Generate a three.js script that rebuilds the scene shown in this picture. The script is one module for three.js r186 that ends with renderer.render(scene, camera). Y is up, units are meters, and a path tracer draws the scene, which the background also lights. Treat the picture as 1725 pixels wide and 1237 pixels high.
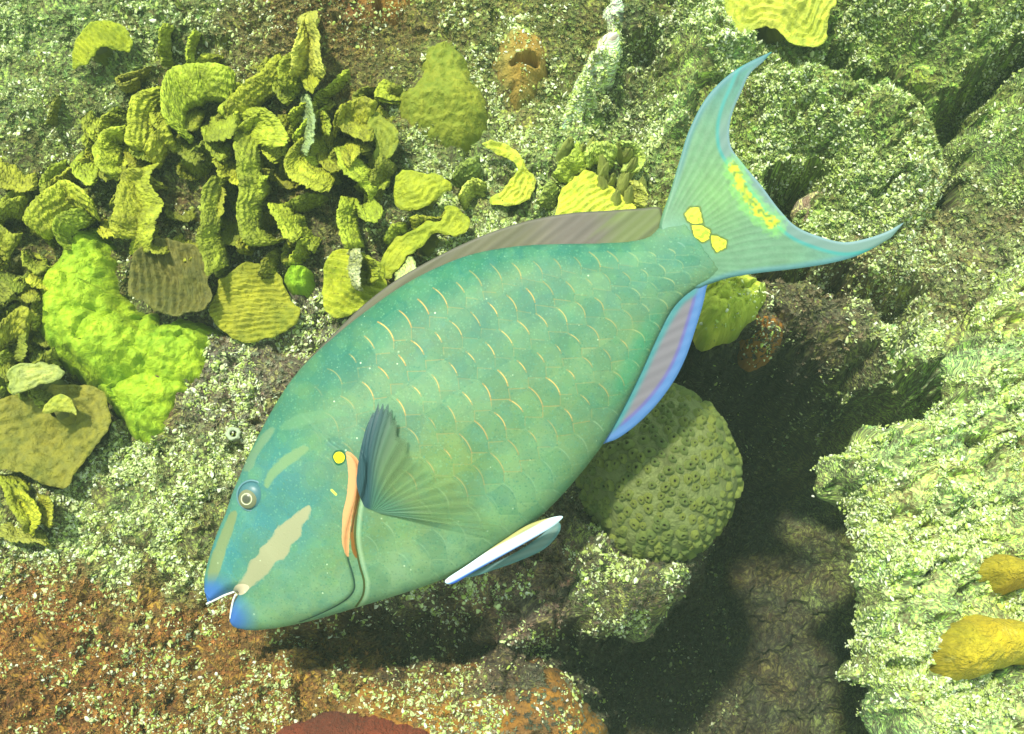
import * as THREE from 'three';
import { mergeGeometries, mergeVertices } from 'three/addons/utils/BufferGeometryUtils.js';

// ---------------------------------------------------------------- camera, sky, sun, exposure
const scene = new THREE.Scene();
const W = 1725, Hh = 1237, FOV = 36, PITCH = Math.PI / 6;
const camera = new THREE.PerspectiveCamera(FOV, W / Hh, 0.02, 60);
const CAM = new THREE.Vector3(0, 0.95, 0.62);
const FWD = new THREE.Vector3(0, -Math.sin(PITCH), -Math.cos(PITCH));
const UPV = new THREE.Vector3(0, Math.cos(PITCH), -Math.sin(PITCH));
camera.position.copy(CAM);
camera.lookAt(CAM.clone().add(FWD));
camera.updateMatrixWorld();

const renderer = new THREE.WebGLRenderer({ antialias: true });
renderer.setSize(1024, 734);
renderer.toneMapping = THREE.LinearToneMapping;
renderer.toneMappingExposure = 1.68;
renderer.shadowMap.enabled = true;

{ // the light that comes down through the water: bright overhead, dimming smoothly to the deep
  const w = 64, h = 32, data = new Float32Array(w * h * 4);
  for (let j = 0; j < h; j++) {
    const e = (j + 0.5) / h; // 0 bottom .. 1 top
    const t = e * e * (3 - 2 * e);
    for (let i = 0; i < w; i++) {
      const k = (j * w + i) * 4;
      data[k] = 0.16 + 0.62 * t; data[k + 1] = 0.24 + 0.72 * t; data[k + 2] = 0.22 + 0.66 * t; data[k + 3] = 1;
    }
  }
  const sky = new THREE.DataTexture(data, w, h, THREE.RGBAFormat, THREE.FloatType);
  sky.mapping = THREE.EquirectangularReflectionMapping;
  sky.magFilter = THREE.LinearFilter; sky.minFilter = THREE.LinearFilter;
  sky.needsUpdate = true;
  scene.background = sky; scene.environment = sky;
  scene.backgroundIntensity = 1.1; scene.environmentIntensity = 1.1;
}
const sun = new THREE.DirectionalLight(new THREE.Color(1.0, 0.98, 0.82), 4.7);
sun.position.set(-0.75, 3.6, 1.75); sun.target.position.set(0, 0.55, 0);
sun.castShadow = true; sun.shadow.radius = 6; sun.shadow.mapSize.set(4096, 4096);
Object.assign(sun.shadow.camera, { left: -1, right: 1, top: 1, bottom: -1, near: 0.5, far: 8 });
scene.add(sun, sun.target);
scene.fog = new THREE.FogExp2(new THREE.Color(0.62, 0.85, 0.66), 0.058); // faintly milky water

// ---------------------------------------------------------------- tools
let seed = 20240611;
const rnd = () => { seed = (seed + 0x6D2B79F5) | 0; let t = Math.imul(seed ^ (seed >>> 15), 1 | seed); t = (t + Math.imul(t ^ (t >>> 7), 61 | t)) ^ t; return ((t ^ (t >>> 14)) >>> 0) / 4294967296; };
const RR = (a, b) => a + (b - a) * rnd();
const clamp = (x, a = 0, b = 1) => x < a ? a : x > b ? b : x;
const smooth = (a, b, x) => { const t = clamp((x - a) / (b - a)); return t * t * (3 - 2 * t); };
const mix = (a, b, t) => a + (b - a) * t;
const mix3 = (a, b, t) => [a[0] + (b[0] - a[0]) * t, a[1] + (b[1] - a[1]) * t, a[2] + (b[2] - a[2]) * t];
const S = (r, g, b) => { const c = new THREE.Color().setRGB(r / 255, g / 255, b / 255, THREE.SRGBColorSpace); return [c.r, c.g, c.b]; };
function h2(x, y) { let h = Math.imul(x, 374761393) + Math.imul(y, 668265263) | 0; h = Math.imul(h ^ (h >>> 13), 1274126177); return ((h ^ (h >>> 16)) >>> 0) / 4294967296; }
function noise(x, y) { // value noise, -1..1
  const xi = Math.floor(x), yi = Math.floor(y), fx = x - xi, fy = y - yi;
  const u = fx * fx * (3 - 2 * fx), v = fy * fy * (3 - 2 * fy);
  const a = h2(xi, yi), b = h2(xi + 1, yi), c = h2(xi, yi + 1), d = h2(xi + 1, yi + 1);
  return 2 * (a + (b - a) * u + (c - a) * v + (a - b - c + d) * u * v) - 1;
}
function h3(x, y, z) { let h = Math.imul(x, 374761393) + Math.imul(y, 668265263) + Math.imul(z, 1440662683) | 0; h = Math.imul(h ^ (h >>> 13), 1274126177); return ((h ^ (h >>> 16)) >>> 0) / 4294967296; }
function noise3(x, y, z) {
  const xi = Math.floor(x), yi = Math.floor(y), zi = Math.floor(z), fx = x - xi, fy = y - yi, fz = z - zi, u = fx * fx * (3 - 2 * fx), v = fy * fy * (3 - 2 * fy), w = fz * fz * (3 - 2 * fz);
  const L = (k) => { const a = h3(xi, yi, k), b = h3(xi + 1, yi, k), c = h3(xi, yi + 1, k), d = h3(xi + 1, yi + 1, k); return a + (b - a) * u + (c - a) * v + (a - b - c + d) * u * v; };
  const p = L(zi); return 2 * (p + (L(zi + 1) - p) * w) - 1;
}
function fbm(x, y, o = 4) { let s = 0, a = 0.5, n = 0; for (let i = 0; i < o; i++) { s += a * noise(x + i * 17.3, y - i * 9.1); n += a; a *= 0.5; x *= 2.03; y *= 2.03; } return s / n; }
function ridged(x, y, o = 3) { let s = 0, a = 0.5, n = 0; for (let i = 0; i < o; i++) { s += a * (1 - 2 * Math.abs(noise(x + i * 5.7, y + i * 3.1))); n += a; a *= 0.5; x *= 2.1; y *= 2.1; } return s / n; }
function worley(x, y) { // distance to the nearest of scattered points, with the cell's own random
  const xi = Math.floor(x), yi = Math.floor(y); let best = 9, id = 0;
  for (let j = -1; j <= 1; j++) for (let i = -1; i <= 1; i++) {
    const cx = xi + i, cy = yi + j, r = h2(cx, cy), q = h2(cx + 91, cy - 37);
    const dx = cx + r - x, dy = cy + q - y, d = dx * dx + dy * dy;
    if (d < best) { best = d; id = r; }
  }
  return [Math.sqrt(best), id];
}
// the reef slope: a plane tilted 45 degrees, with axes a (along), b (up the slope) and h (out of it)
const FPX = Hh / 2 / Math.tan(FOV * Math.PI / 360);
const E1 = new THREE.Vector3(1, 0, 0), E2 = new THREE.Vector3(0, Math.SQRT1_2, -Math.SQRT1_2), NN = new THREE.Vector3(0, Math.SQRT1_2, Math.SQRT1_2);
const P0 = CAM.clone().addScaledVector(FWD, 0.72);
const ray = (x, y) => new THREE.Vector3().copy(FWD).addScaledVector(E1, (x - W / 2) / FPX).addScaledVector(UPV, (Hh / 2 - y) / FPX);
const C0 = CAM.clone().sub(P0), CN = C0.dot(NN), CB = C0.dot(E2);
function ab(x, y, h = 0) { const r = ray(x, y), k = (h - CN) / r.dot(NN); return [r.x * k, CB + r.dot(E2) * k]; }
const FN = FWD.dot(NN), UN = UPV.dot(NN), FB = FWD.dot(E2), UB = UPV.dot(E2);
function toPx(a, b, h = 0) { const q2 = b - CB, q3 = h - CN; const z = q2 * FB + q3 * FN, u = q2 * UB + q3 * UN; return [W / 2 + FPX * a / z, Hh / 2 - FPX * u / z]; }
const world = (a, b, h, o) => { o = o || new THREE.Vector3(); return o.set(P0.x + a, P0.y + (b + h) * Math.SQRT1_2, P0.z + (h - b) * Math.SQRT1_2); };

const taken = {};
const numbered = (n) => { taken[n] = (taken[n] ?? -1) + 1; return taken[n] ? `${n}_${String(taken[n]).padStart(3, '0')}` : n; };
function tag(o, label, category, group, kind) { o.userData.label = label; o.userData.category = category; if (group) o.userData.group = group; if (kind) o.userData.kind = kind; return o; }
function meshOf(name, g, m, parent) { const o = new THREE.Mesh(g, m); o.name = parent === scene ? numbered(name) : name; o.castShadow = o.receiveShadow = true; parent.add(o); return o; }
function base(name, pos) { const o = new THREE.Group(); o.name = numbered(name); o.position.copy(pos); scene.add(o); return o; }
const stdMat = (o) => new THREE.MeshPhysicalMaterial({ color: 0xffffff, vertexColors: true, roughness: 0.85, ...o });

function smoothPoly(pts, closed = true, step = 6) { // Catmull-Rom through the points
  const n = pts.length, out = [];
  for (let i = 0; i < (closed ? n : n - 1); i++) {
    const g = (k) => closed ? pts[(k + n) % n] : pts[clamp(k, 0, n - 1)];
    const [p0, p1, p2, p3] = [g(i - 1), g(i), g(i + 1), g(i + 2)];
    for (let s = 0; s < step; s++) {
      const t = s / step, t2 = t * t, t3 = t2 * t;
      out.push([0, 1].map((k) => 0.5 * (2 * p1[k] + (p2[k] - p0[k]) * t + (2 * p0[k] - 5 * p1[k] + 4 * p2[k] - p3[k]) * t2 + (3 * p1[k] - p0[k] - 3 * p2[k] + p3[k]) * t3)));
    }
  }
  if (!closed) out.push(pts[n - 1].slice());
  return out;
}
function segDist2(px, py, a, b) { const vx = b[0] - a[0], vy = b[1] - a[1], wx = px - a[0], wy = py - a[1]; const t = clamp((wx * vx + wy * vy) / (vx * vx + vy * vy + 1e-20)); const dx = wx - t * vx, dy = wy - t * vy; return dx * dx + dy * dy; }
function lineDist(px, py, line) { let d = 1e9; for (let i = 0; i < line.length - 1; i++) d = Math.min(d, segDist2(px, py, line[i], line[i + 1])); return Math.sqrt(d); }
function sdPoly(poly) { // positive inside
  const n = poly.length, X = new Float64Array(poly.map((p) => p[0])), Y = new Float64Array(poly.map((p) => p[1]));
  let x0 = Infinity, x1 = -Infinity, y0 = Infinity, y1 = -Infinity;
  for (let i = 0; i < n; i++) { x0 = Math.min(x0, X[i]); x1 = Math.max(x1, X[i]); y0 = Math.min(y0, Y[i]); y1 = Math.max(y1, Y[i]); }
  const f = (px, py) => {
    let d = 1e18, inside = false;
    for (let i = 0, j = n - 1; i < n; j = i++) {
      const vx = X[j] - X[i], vy = Y[j] - Y[i], wx = px - X[i], wy = py - Y[i];
      let t = (wx * vx + wy * vy) / (vx * vx + vy * vy + 1e-20); t = t < 0 ? 0 : t > 1 ? 1 : t;
      const ex = wx - t * vx, ey = wy - t * vy, e = ex * ex + ey * ey; if (e < d) d = e;
      if ((Y[i] > py) !== (Y[j] > py) && px < X[i] + (py - Y[i]) / (Y[j] - Y[i]) * (X[j] - X[i])) inside = !inside;
    }
    d = Math.sqrt(d); return inside ? d : -d;
  };
  f.box = [x0, y0, x1, y1];
  return f;
}
function region(f, box, cell) { // triangles covering f > 0, cut cleanly at f = 0
  const nx = Math.ceil((box[2] - box[0]) / cell) + 2, ny = Math.ceil((box[3] - box[1]) / cell) + 2;
  const ox = box[0] - cell, oy = box[1] - cell, F = new Float32Array((nx + 1) * (ny + 1));
  for (let j = 0; j <= ny; j++) for (let i = 0; i <= nx; i++) { const d = f(ox + i * cell, oy + j * cell); F[j * (nx + 1) + i] = Math.abs(d) < cell * 0.02 ? -cell * 0.02 : d; }
  const verts = [], tris = [], idx = new Map();
  const corner = (i, j) => { const k = j * (nx + 1) + i; let v = idx.get(k); if (v === undefined) { v = verts.length; idx.set(k, v); verts.push([ox + i * cell, oy + j * cell, F[k]]); } return v; };
  const cut = (i, j, i2, j2) => {
    const ka = j * (nx + 1) + i, kb = j2 * (nx + 1) + i2, key = 1e9 + Math.min(ka, kb) * 2 + (j === j2 ? 0 : 1);
    let v = idx.get(key);
    if (v === undefined) { const t = F[ka] / (F[ka] - F[kb]); v = verts.length; idx.set(key, v); verts.push([ox + (i + (i2 - i) * t) * cell, oy + (j + (j2 - j) * t) * cell, 0]); }
    return v;
  };
  for (let j = 0; j < ny; j++) for (let i = 0; i < nx; i++) {
    const c = [[i, j], [i + 1, j], [i + 1, j + 1], [i, j + 1]], s = c.map(([x, y]) => F[y * (nx + 1) + x] > 0);
    if (!s[0] && !s[1] && !s[2] && !s[3]) continue;
    const poly = [];
    for (let k = 0; k < 4; k++) { const a = c[k], b = c[(k + 1) % 4]; if (s[k]) poly.push(corner(...a)); if (s[k] !== s[(k + 1) % 4]) poly.push(cut(...a, ...b)); }
    for (let k = 1; k < poly.length - 1; k++) tris.push(poly[0], poly[k], poly[k + 1]);
  }
  return { verts, tris };
}
function geo(pos, idx, col, uv, alpha) {
  const g = new THREE.BufferGeometry();
  g.setAttribute('position', new THREE.BufferAttribute(new Float32Array(pos), 3));
  if (col) g.setAttribute('color', new THREE.BufferAttribute(new Float32Array(col), alpha ? 4 : 3));
  g.setAttribute('uv', new THREE.BufferAttribute(new Float32Array(uv || new Array(pos.length / 3 * 2).fill(0)), 2));
  g.setIndex(idx); g.computeVertexNormals();
  return g;
}

// grain of turf, lime and sand, a tile of 14 cm that repeats without a seam
function tileNoise(x, y, f, k) { const X = x * f, Y = y * f, xi = Math.floor(X), yi = Math.floor(Y), fx = X - xi, fy = Y - yi, u = fx * fx * (3 - 2 * fx), v = fy * fy * (3 - 2 * fy), w = (i, j) => h2(((i % f) + f) % f + k * 131, ((j % f) + f) % f - k * 71); const a = w(xi, yi), b = w(xi + 1, yi), c = w(xi, yi + 1), d = w(xi + 1, yi + 1); return a + (b - a) * u + (c - a) * v + (a - b - c + d) * u * v; }
const TILE = 0.14;
const [grainMap, grainBump, fineBump] = (() => {
  const n = 1024, A = new Uint8Array(n * n * 4), B = new Uint8Array(n * n * 4), F = new Uint8Array(n * n * 4);
  for (let j = 0; j < n; j++) for (let i = 0; i < n; i++) {
    const x = i / n, y = j / n, k = (j * n + i) * 4, c = tileNoise(x, y, 24, 1), r1 = 1 - Math.abs(2 * tileNoise(x + 0.02 * c, y, 64, 2) - 1), r2 = 1 - Math.abs(2 * tileNoise(x, y + 0.01 * c, 128, 3) - 1), f1 = tileNoise(x, y, 200, 4), f2 = tileNoise(x, y, 400, 5);
    const h = clamp(0.30 * r1 + 0.30 * r2 * r2 + 0.25 * f1 + 0.15 * f2);
    B[k] = B[k + 1] = B[k + 2] = 255 * h; B[k + 3] = 255;
    const q = clamp(0.45 * tileNoise(x, y, 150, 4) + 0.35 * tileNoise(x, y, 300, 9) + 0.30 * tileNoise(x, y, 56, 6) - 0.05), hi = smooth(0.52, 0.70, q), lo = smooth(0.50, 0.32, q), w = tileNoise(x, y, 40, 8);
    let cr = 0.40 + 0.05 * w, cg = 0.42, cb = 0.38; cr = mix(cr, 0.92, hi); cg = mix(cg, 1.0, hi); cb = mix(cb, 0.52, hi); cr = mix(cr, 0.24 + 0.08 * w, lo); cg = mix(cg, 0.21, lo); cb = mix(cb, 0.20, lo);
    A[k] = 255 * Math.min(1, Math.pow(cr, 1 / 2.2)); A[k + 1] = 255 * Math.min(1, Math.pow(cg, 1 / 2.2)); A[k + 2] = 255 * Math.min(1, Math.pow(cb, 1 / 2.2)); A[k + 3] = 255;
    F[k] = F[k + 1] = F[k + 2] = 255 * clamp(0.5 * tileNoise(x, y, 110, 11) + 0.3 * tileNoise(x, y, 220, 12) + 0.2 * tileNoise(x, y, 440, 13)); F[k + 3] = 255;
  }
  return [A, B, F].map((d, i) => { const t = new THREE.DataTexture(d, n, n, THREE.RGBAFormat); t.wrapS = t.wrapT = THREE.RepeatWrapping; t.magFilter = THREE.LinearFilter; t.minFilter = THREE.LinearFilter; if (!i) t.colorSpace = THREE.SRGBColorSpace; t.needsUpdate = true; return t; });
})();
// ---------------------------------------------------------------- what the reef is covered with, place by place, plus painted recess shade
// [x, y, rx, ry, colour of the turf (darkened as shade in the crevice and below the belly), share of pale sediment crumbs, share of turf tufts]
const ZONES = [
  [120, 90, 260, 130, [0.18, 0.235, 0.08], 0.45, 0.5],
  [390, 260, 250, 170, [0.125, 0.12, 0.04], 0.12, 0.35],
  [60, 420, 120, 220, [0.13, 0.14, 0.035], 0.15, 0.4],
  [240, 880, 220, 110, [0.155, 0.175, 0.065], 0.85, 0.3],
  [430, 680, 110, 110, [0.18, 0.165, 0.11], 0.75, 0.3],
  [120, 1130, 300, 120, [0.21, 0.095, 0.022], 0.42, 0.7],
  [420, 1160, 200, 80, [0.20, 0.11, 0.025], 0.5, 0.6],
  [650, 1080, 170, 45, [0.06, 0.045, 0.025], 0.08, 0.5],  // shade in the recess below the belly, painted into the ground colour
  [860, 1010, 80, 70, [0.15, 0.10, 0.07], 0.7, 0.3],
  [560, 60, 170, 90, [0.15, 0.10, 0.028], 0.2, 0.7],
  [800, 110, 170, 140, [0.155, 0.165, 0.045], 0.5, 0.6],
  [800, 300, 120, 90, [0.21, 0.26, 0.10], 0.9, 0.3],
  [1020, 250, 100, 70, [0.25, 0.32, 0.11], 0.85, 0.3],
  [1080, 140, 60, 100, [0.12, 0.145, 0.06], 0.35, 0.6],
  [1250, 200, 150, 150, [0.18, 0.24, 0.06], 0.7, 0.5],
  [1480, 200, 200, 180, [0.17, 0.23, 0.055], 0.6, 0.6],
  [1600, 400, 120, 110, [0.16, 0.15, 0.07], 0.45, 0.6],
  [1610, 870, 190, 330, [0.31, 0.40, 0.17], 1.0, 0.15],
  [1190, 1060, 190, 210, [0.066, 0.062, 0.036], 0.05, 0.5],  // crevice floor: its shade is put into this dark colour
  [1310, 850, 90, 170, [0.062, 0.06, 0.036], 0.04, 0.4],  // painted crevice shade, along the foot of the pale rock
  [1320, 1120, 110, 150, [0.066, 0.06, 0.036], 0.04, 0.4],  // painted crevice shade, lower end
  [1340, 610, 130, 80, [0.034, 0.032, 0.022], 0.03, 0.4],  // painted crevice shade, upper end, darkest
  [1400, 520, 120, 60, [0.12, 0.10, 0.055], 0.35, 0.5],
];
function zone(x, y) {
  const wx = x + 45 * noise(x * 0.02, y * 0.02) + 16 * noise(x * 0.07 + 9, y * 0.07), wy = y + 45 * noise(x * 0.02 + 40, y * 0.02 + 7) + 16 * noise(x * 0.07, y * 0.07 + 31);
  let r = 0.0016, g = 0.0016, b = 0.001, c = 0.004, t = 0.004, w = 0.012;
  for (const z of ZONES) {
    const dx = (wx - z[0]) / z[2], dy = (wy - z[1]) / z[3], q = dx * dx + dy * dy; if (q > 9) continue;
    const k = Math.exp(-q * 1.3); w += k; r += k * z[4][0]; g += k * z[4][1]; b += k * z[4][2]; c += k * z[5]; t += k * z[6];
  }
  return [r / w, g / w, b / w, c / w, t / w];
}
function mottle(c, x, y, amt = 1) { // patches and grain of turf, lime crust and sand on the rock
  const f = fbm(x * 0.035, y * 0.035, 3), g = noise(x * 0.16, y * 0.16), e = noise(x * 0.4 + 5, y * 0.4);
  const k = 1 + amt * (0.35 * f + 0.28 * g + 0.25 * e);
  const warm = fbm(x * 0.02 + 60, y * 0.02 - 11, 2) * 0.22 * amt, pale = smooth(0.42, 0.75, noise(x * 0.09 + 3, y * 0.12 - 8) * 0.6 + e * 0.4) * 0.9 * amt * Math.min(0.25, c[1]);
  return [Math.max(0.012, c[0] * k * (1 + warm) + pale * 0.5), Math.max(0.012, c[1] * k + pale * 0.55), Math.max(0.008, c[2] * k * (1 - warm) + pale * 0.36)];
}
const HOLLOWS = [ // outline in the photograph, depth (m), width of the slope down (px)
  [[[1150, 570], [1220, 575], [1300, 600], [1330, 570], [1380, 600], [1500, 640], [1660, 680], [1720, 740], [1740, 800], [1750, 860], [1760, 930], [1770, 1030], [1770, 1130], [1780, 1240], [1790, 1400], [1060, 1400], [1040, 1237], [970, 1120], [910, 1085], [1060, 1075], [1170, 1010], [1225, 920], [1245, 780], [1200, 660]], 0.30, 95],
  [[[470, 1065], [560, 1045], [700, 1020], [800, 1035], [840, 1090], [800, 1125], [640, 1115], [500, 1110]], 0.055, 30],
  [[[480, 225], [660, 262], [650, 305], [540, 320], [470, 290]], 0.03, 25],
  [[[1290, 300], [1330, 285], [1385, 288], [1392, 330], [1350, 345], [1340, 370], [1310, 352]], 0.08, 14],
  [[[1280, 455], [1400, 440], [1480, 470], [1560, 470], [1560, 530], [1530, 580], [1470, 520], [1380, 480]], 0.06, 30],
  [[[1045, 70], [1120, 55], [1140, 180], [1090, 240], [1000, 215]], 0.035, 35],
  [[[-60, 640], [120, 640], [190, 700], [120, 800], [-60, 820]], 0.03, 25],
  [[[1560, 190], [1640, 120], [1760, 50], [1760, 110], [1670, 170], [1625, 250], [1600, 330], [1570, 300]], 0.09, 25],
  [[[1395, 60], [1420, 60], [1520, 125], [1580, 165], [1560, 200], [1480, 140], [1400, 100]], 0.06, 20],
].map(([p, d, w]) => [sdPoly(smoothPoly(p, true, 3)), d, w]);
const grit = (a, b, k = 1) => { const m = 0.6 + 0.7 * smooth(-0.4, 0.5, noise(a * 24 + 11, b * 24)); return k * m * (0.0042 * ridged(a * 88, b * 88, 2) + 0.0030 * ridged(a * 215, b * 215, 2) + 0.0013 * noise(a * 560, b * 560)) - k * 0.007 * smooth(0.45, 0.8, noise(a * 75 + 40, b * 75 - 9)); };
const push = (a, b, h, v) => { // breaks a surface up sideways too, so that steep walls are as rough as flat ones
  const k = 0.0042, m = 0.0016; return world(a + k * noise3(a * 90, b * 90, h * 22) + m * noise3(a * 260, b * 260, h * 30 + 7), b + k * noise3(a * 90 + 31, b * 90, h * 22 + 5) + m * noise3(a * 260 + 50, b * 260, h * 30), h + 0.5 * k * noise3(a * 120, b * 120 + 9, h * 25), v);
};
function terrainH(a, b) {
  const [x, y] = toPx(a, b, 0);
  let h = 0.010 * fbm(a * 16, b * 16, 3) + 0.006 * ridged(a * 34 + 4, b * 34, 2);
  if (x > -500 && x < 2300 && y > -400 && y < 1700) for (const [f, d, w] of HOLLOWS) {
    const B = f.box; if (x < B[0] - w || x > B[2] + w || y < B[1] - w || y > B[3] + w) continue;
    const wob = 14 * noise(x * 0.03, y * 0.03) + 7 * noise(x * 0.09, y * 0.09);
    h -= d * smooth(-w * 0.6, w, f(x, y) + wob);
  }
  h += 0.16 * smooth(0.45, 1.6, Math.hypot(a, b)) * fbm(a * 2.2, b * 2.2, 3);
  return h + grit(a, b);
}
const mRock = stdMat({ color: new THREE.Color(1, 1, 1), roughness: 0.9, map: grainMap, bumpMap: grainBump, bumpScale: 0.0022 });
const surfaces = []; // for scattering sediment: {f, box, height(a,b,d), crumb, tuft}

{ // the reef slope itself: one sheet, fine where the camera looks and coarser far out
  const axis = (lo, hi, n, out) => { const v = []; for (let i = 0; i <= n; i++) v.push(lo + (hi - lo) * i / n); let s = (hi - lo) / n, p = hi, q = lo; while (p < out) { s *= 1.12; p += s; q -= s; v.push(p); v.unshift(q); } return v; };
  const A = axis(-0.39, 0.39, 840, 5), B = axis(-0.26, 0.34, 640, 5), pos = [], col = [], uv = [], idx = [], v = new THREE.Vector3();
  for (let j = 0; j < B.length; j++) for (let i = 0; i < A.length; i++) {
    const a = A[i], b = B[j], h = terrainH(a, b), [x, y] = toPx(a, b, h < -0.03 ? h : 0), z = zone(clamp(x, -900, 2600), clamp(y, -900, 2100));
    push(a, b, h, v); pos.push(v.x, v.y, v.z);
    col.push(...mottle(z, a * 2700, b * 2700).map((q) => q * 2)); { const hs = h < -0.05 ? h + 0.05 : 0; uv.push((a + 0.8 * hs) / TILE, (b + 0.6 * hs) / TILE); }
  }
  const n = A.length;
  for (let j = 0; j < B.length - 1; j++) for (let i = 0; i < n - 1; i++) { const k = j * n + i; idx.push(k, k + 1, k + n, k + 1, k + n + 1, k + n); }
  const o = meshOf('reef_slope', geo(pos, idx, col, uv), mRock, scene);
  tag(o, 'sloping reef bed covered in brown and green turf algae and pale sediment', 'reef', null, 'structure');
}

// ---------------------------------------------------------------- mounds: rocks, massive corals and sponges that sit on the slope
// poly is the outline in the photograph, put at height hp on the slope
function moundGeo(poly, o) {
  const P = smoothPoly(poly.map(([x, y]) => ab(x, y, o.hp ?? o.h0 + 0.5 * o.top)), true, 5), sd = sdPoly(P);
  const wob = o.wob ?? 0.003, ws = o.ws ?? 60, f = (a, b) => sd(a, b) + wob * noise(a * ws + 7, b * ws) + wob * 0.4 * noise(a * ws * 3, b * ws * 3);
  const B = sd.box, box = [B[0] - wob * 2, B[1] - wob * 2, B[2] + wob * 2, B[3] + wob * 2];
  const H = (a, b, d) => { const t = clamp(d / o.edge), e = Math.sqrt(1 - (1 - t) * (1 - t)); return o.h0 + o.top * e + (o.tilt ? o.tilt[0] * (a - (B[0] + B[2]) / 2) + o.tilt[1] * (b - (B[1] + B[3]) / 2) : 0) + (o.relief ? o.relief(a, b, d) * Math.min(1, 0.3 + t) : 0); };
  const { verts, tris } = region(f, box, o.cell ?? 0.0014), pos = [], col = [], uv = [], grained = !o.mat && !o.plain ? 2 : 1, p = o.origin, v = new THREE.Vector3();
  for (const [a, b, d] of verts) {
    let h = H(a, b, d); if (o.jit === undefined) push(a + (o.undercut || 0) * Math.max(0, 0.012 - h), b, h, v); else world(a + o.jit * noise(a * 240, b * 240), b + o.jit * noise(a * 240 + 33, b * 240), h, v); pos.push(v.x - p.x, v.y - p.y, v.z - p.z);
    col.push(...o.color(a, b, d, ...toPx(a, b, h)).map((q) => q * grained)); const hs = o.h0 + o.top * Math.sqrt(1 - (1 - clamp(d / o.edge)) ** 2); if (o.mat || o.plain) uv.push(a / TILE, b / TILE); else uv.push((a + 0.8 * hs) / TILE + 0.37 * o.h0 * 10, (b + hs * 0.6) / TILE);
  }
  surfaces.push({ lip: o.undercut ? 0.008 : -9, pushed: o.jit === undefined, f, box, H, crumb: o.crumb ?? 0, tuft: o.tuft ?? 0, tone: o.tone });
  return geo(pos, tris, col, uv);
}
const centre = (poly, h) => { let x = 0, y = 0; for (const p of poly) { x += p[0]; y += p[1]; } return world(...ab(x / poly.length, y / poly.length, h), h); };
function mound(name, label, cat, poly, o, group) {
  o.origin = centre(poly, o.h0);
  const m = meshOf(name, moundGeo(poly, o), o.mat ?? mRock, scene); m.position.copy(o.origin);
  return tag(m, label, cat, group);
}
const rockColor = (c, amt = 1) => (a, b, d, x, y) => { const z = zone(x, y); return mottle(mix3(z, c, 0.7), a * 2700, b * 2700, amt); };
const streak = (k = 1, cr = 0) => (a, b) => { // layered, flaky relief that runs up to the right
  const u = (a * 0.93 + b * 0.36), w = (b * 0.93 - a * 0.36);
  return -cr * smooth(0.30, 0.62, noise(u * 38 + 70, w * 120 - 4) * 0.75 + 0.25 * noise(u * 140, w * 260)) + k * (0.0075 * ridged(u * 34, w * 92, 3) + 0.0034 * ridged(u * 110, w * 250 + 9, 2)) + 0.012 * fbm(a * 14 + 3, b * 14, 2) + grit(a, b, 0.95);
};
const rough = (k = 1) => (a, b) => 0.011 * k * fbm(a * 22 + 5, b * 22, 3) + 0.006 * k * ridged(a * 48, b * 48, 2) + grit(a, b, 1.1);

mound('reef_rock', 'large pale green flaky rock beside the dark crevice, with yellow sponges on it', 'rock',
  [[1790, 360], [1720, 385], [1650, 430], [1600, 480], [1560, 560], [1545, 610], [1530, 650], [1480, 680], [1410, 700], [1365, 722], [1340, 770], [1345, 830], [1378, 880], [1392, 950], [1404, 1020], [1392, 1080], [1370, 1130], [1400, 1190], [1420, 1250], [1440, 1340], [1800, 1340]],
  { h0: -0.26, top: 0.305, edge: 0.034, hp: 0.02, undercut: 0.75, wob: 0.006, cell: 0.0013, relief: streak(1.1, 0.012), color: rockColor([0.36, 0.46, 0.20]), crumb: 1, tuft: 0.08 });
mound('reef_rock', 'brown rubbly rock knob between the tail fin and the dark crevice', 'rock',
  [[1300, 480], [1350, 462], [1410, 478], [1470, 520], [1525, 570], [1532, 625], [1500, 655], [1440, 625], [1380, 580], [1330, 545]],
  { h0: -0.10, top: 0.10, edge: 0.03, hp: -0.02, relief: rough(0.8), color: rockColor([0.15, 0.13, 0.07]), crumb: 0.4, tuft: 0.5 });
mound('reef_rock', 'green turf covered boulder behind the fork of the tail fin', 'rock',
  [[1235, 150], [1290, 118], [1370, 125], [1440, 140], [1500, 150], [1560, 215], [1595, 320], [1560, 420], [1480, 455], [1425, 425], [1395, 350], [1380, 285], [1330, 275], [1290, 295], [1250, 240]],
  { h0: -0.05, top: 0.09, edge: 0.045, relief: (a, b) => 1.4 * streak(1, 0.008)(a, b), color: rockColor([0.20, 0.25, 0.09]), crumb: 0.75, tuft: 0.5 });
mound('reef_rock', 'green and brown boulder above the tail tip, split off by a dark gap', 'rock',
  [[1405, -40], [1800, -40], [1800, 40], [1700, 60], [1640, 110], [1590, 160], [1520, 120], [1450, 80], [1400, 50]],
  { h0: -0.05, top: 0.085, edge: 0.04, relief: streak(1.3, 0.008), color: rockColor([0.20, 0.25, 0.08]), crumb: 0.65, tuft: 0.6 });
mound('reef_rock', 'hazy pale green slab of rock beyond the tail, upright grain', 'rock',
  [[1610, 230], [1680, 160], [1800, 60], [1800, 420], [1720, 390], [1640, 330]],
  { h0: -0.06, top: 0.10, edge: 0.045, relief: streak(0.8), color: rockColor([0.25, 0.31, 0.12]), crumb: 0.7, tuft: 0.4 });
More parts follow.
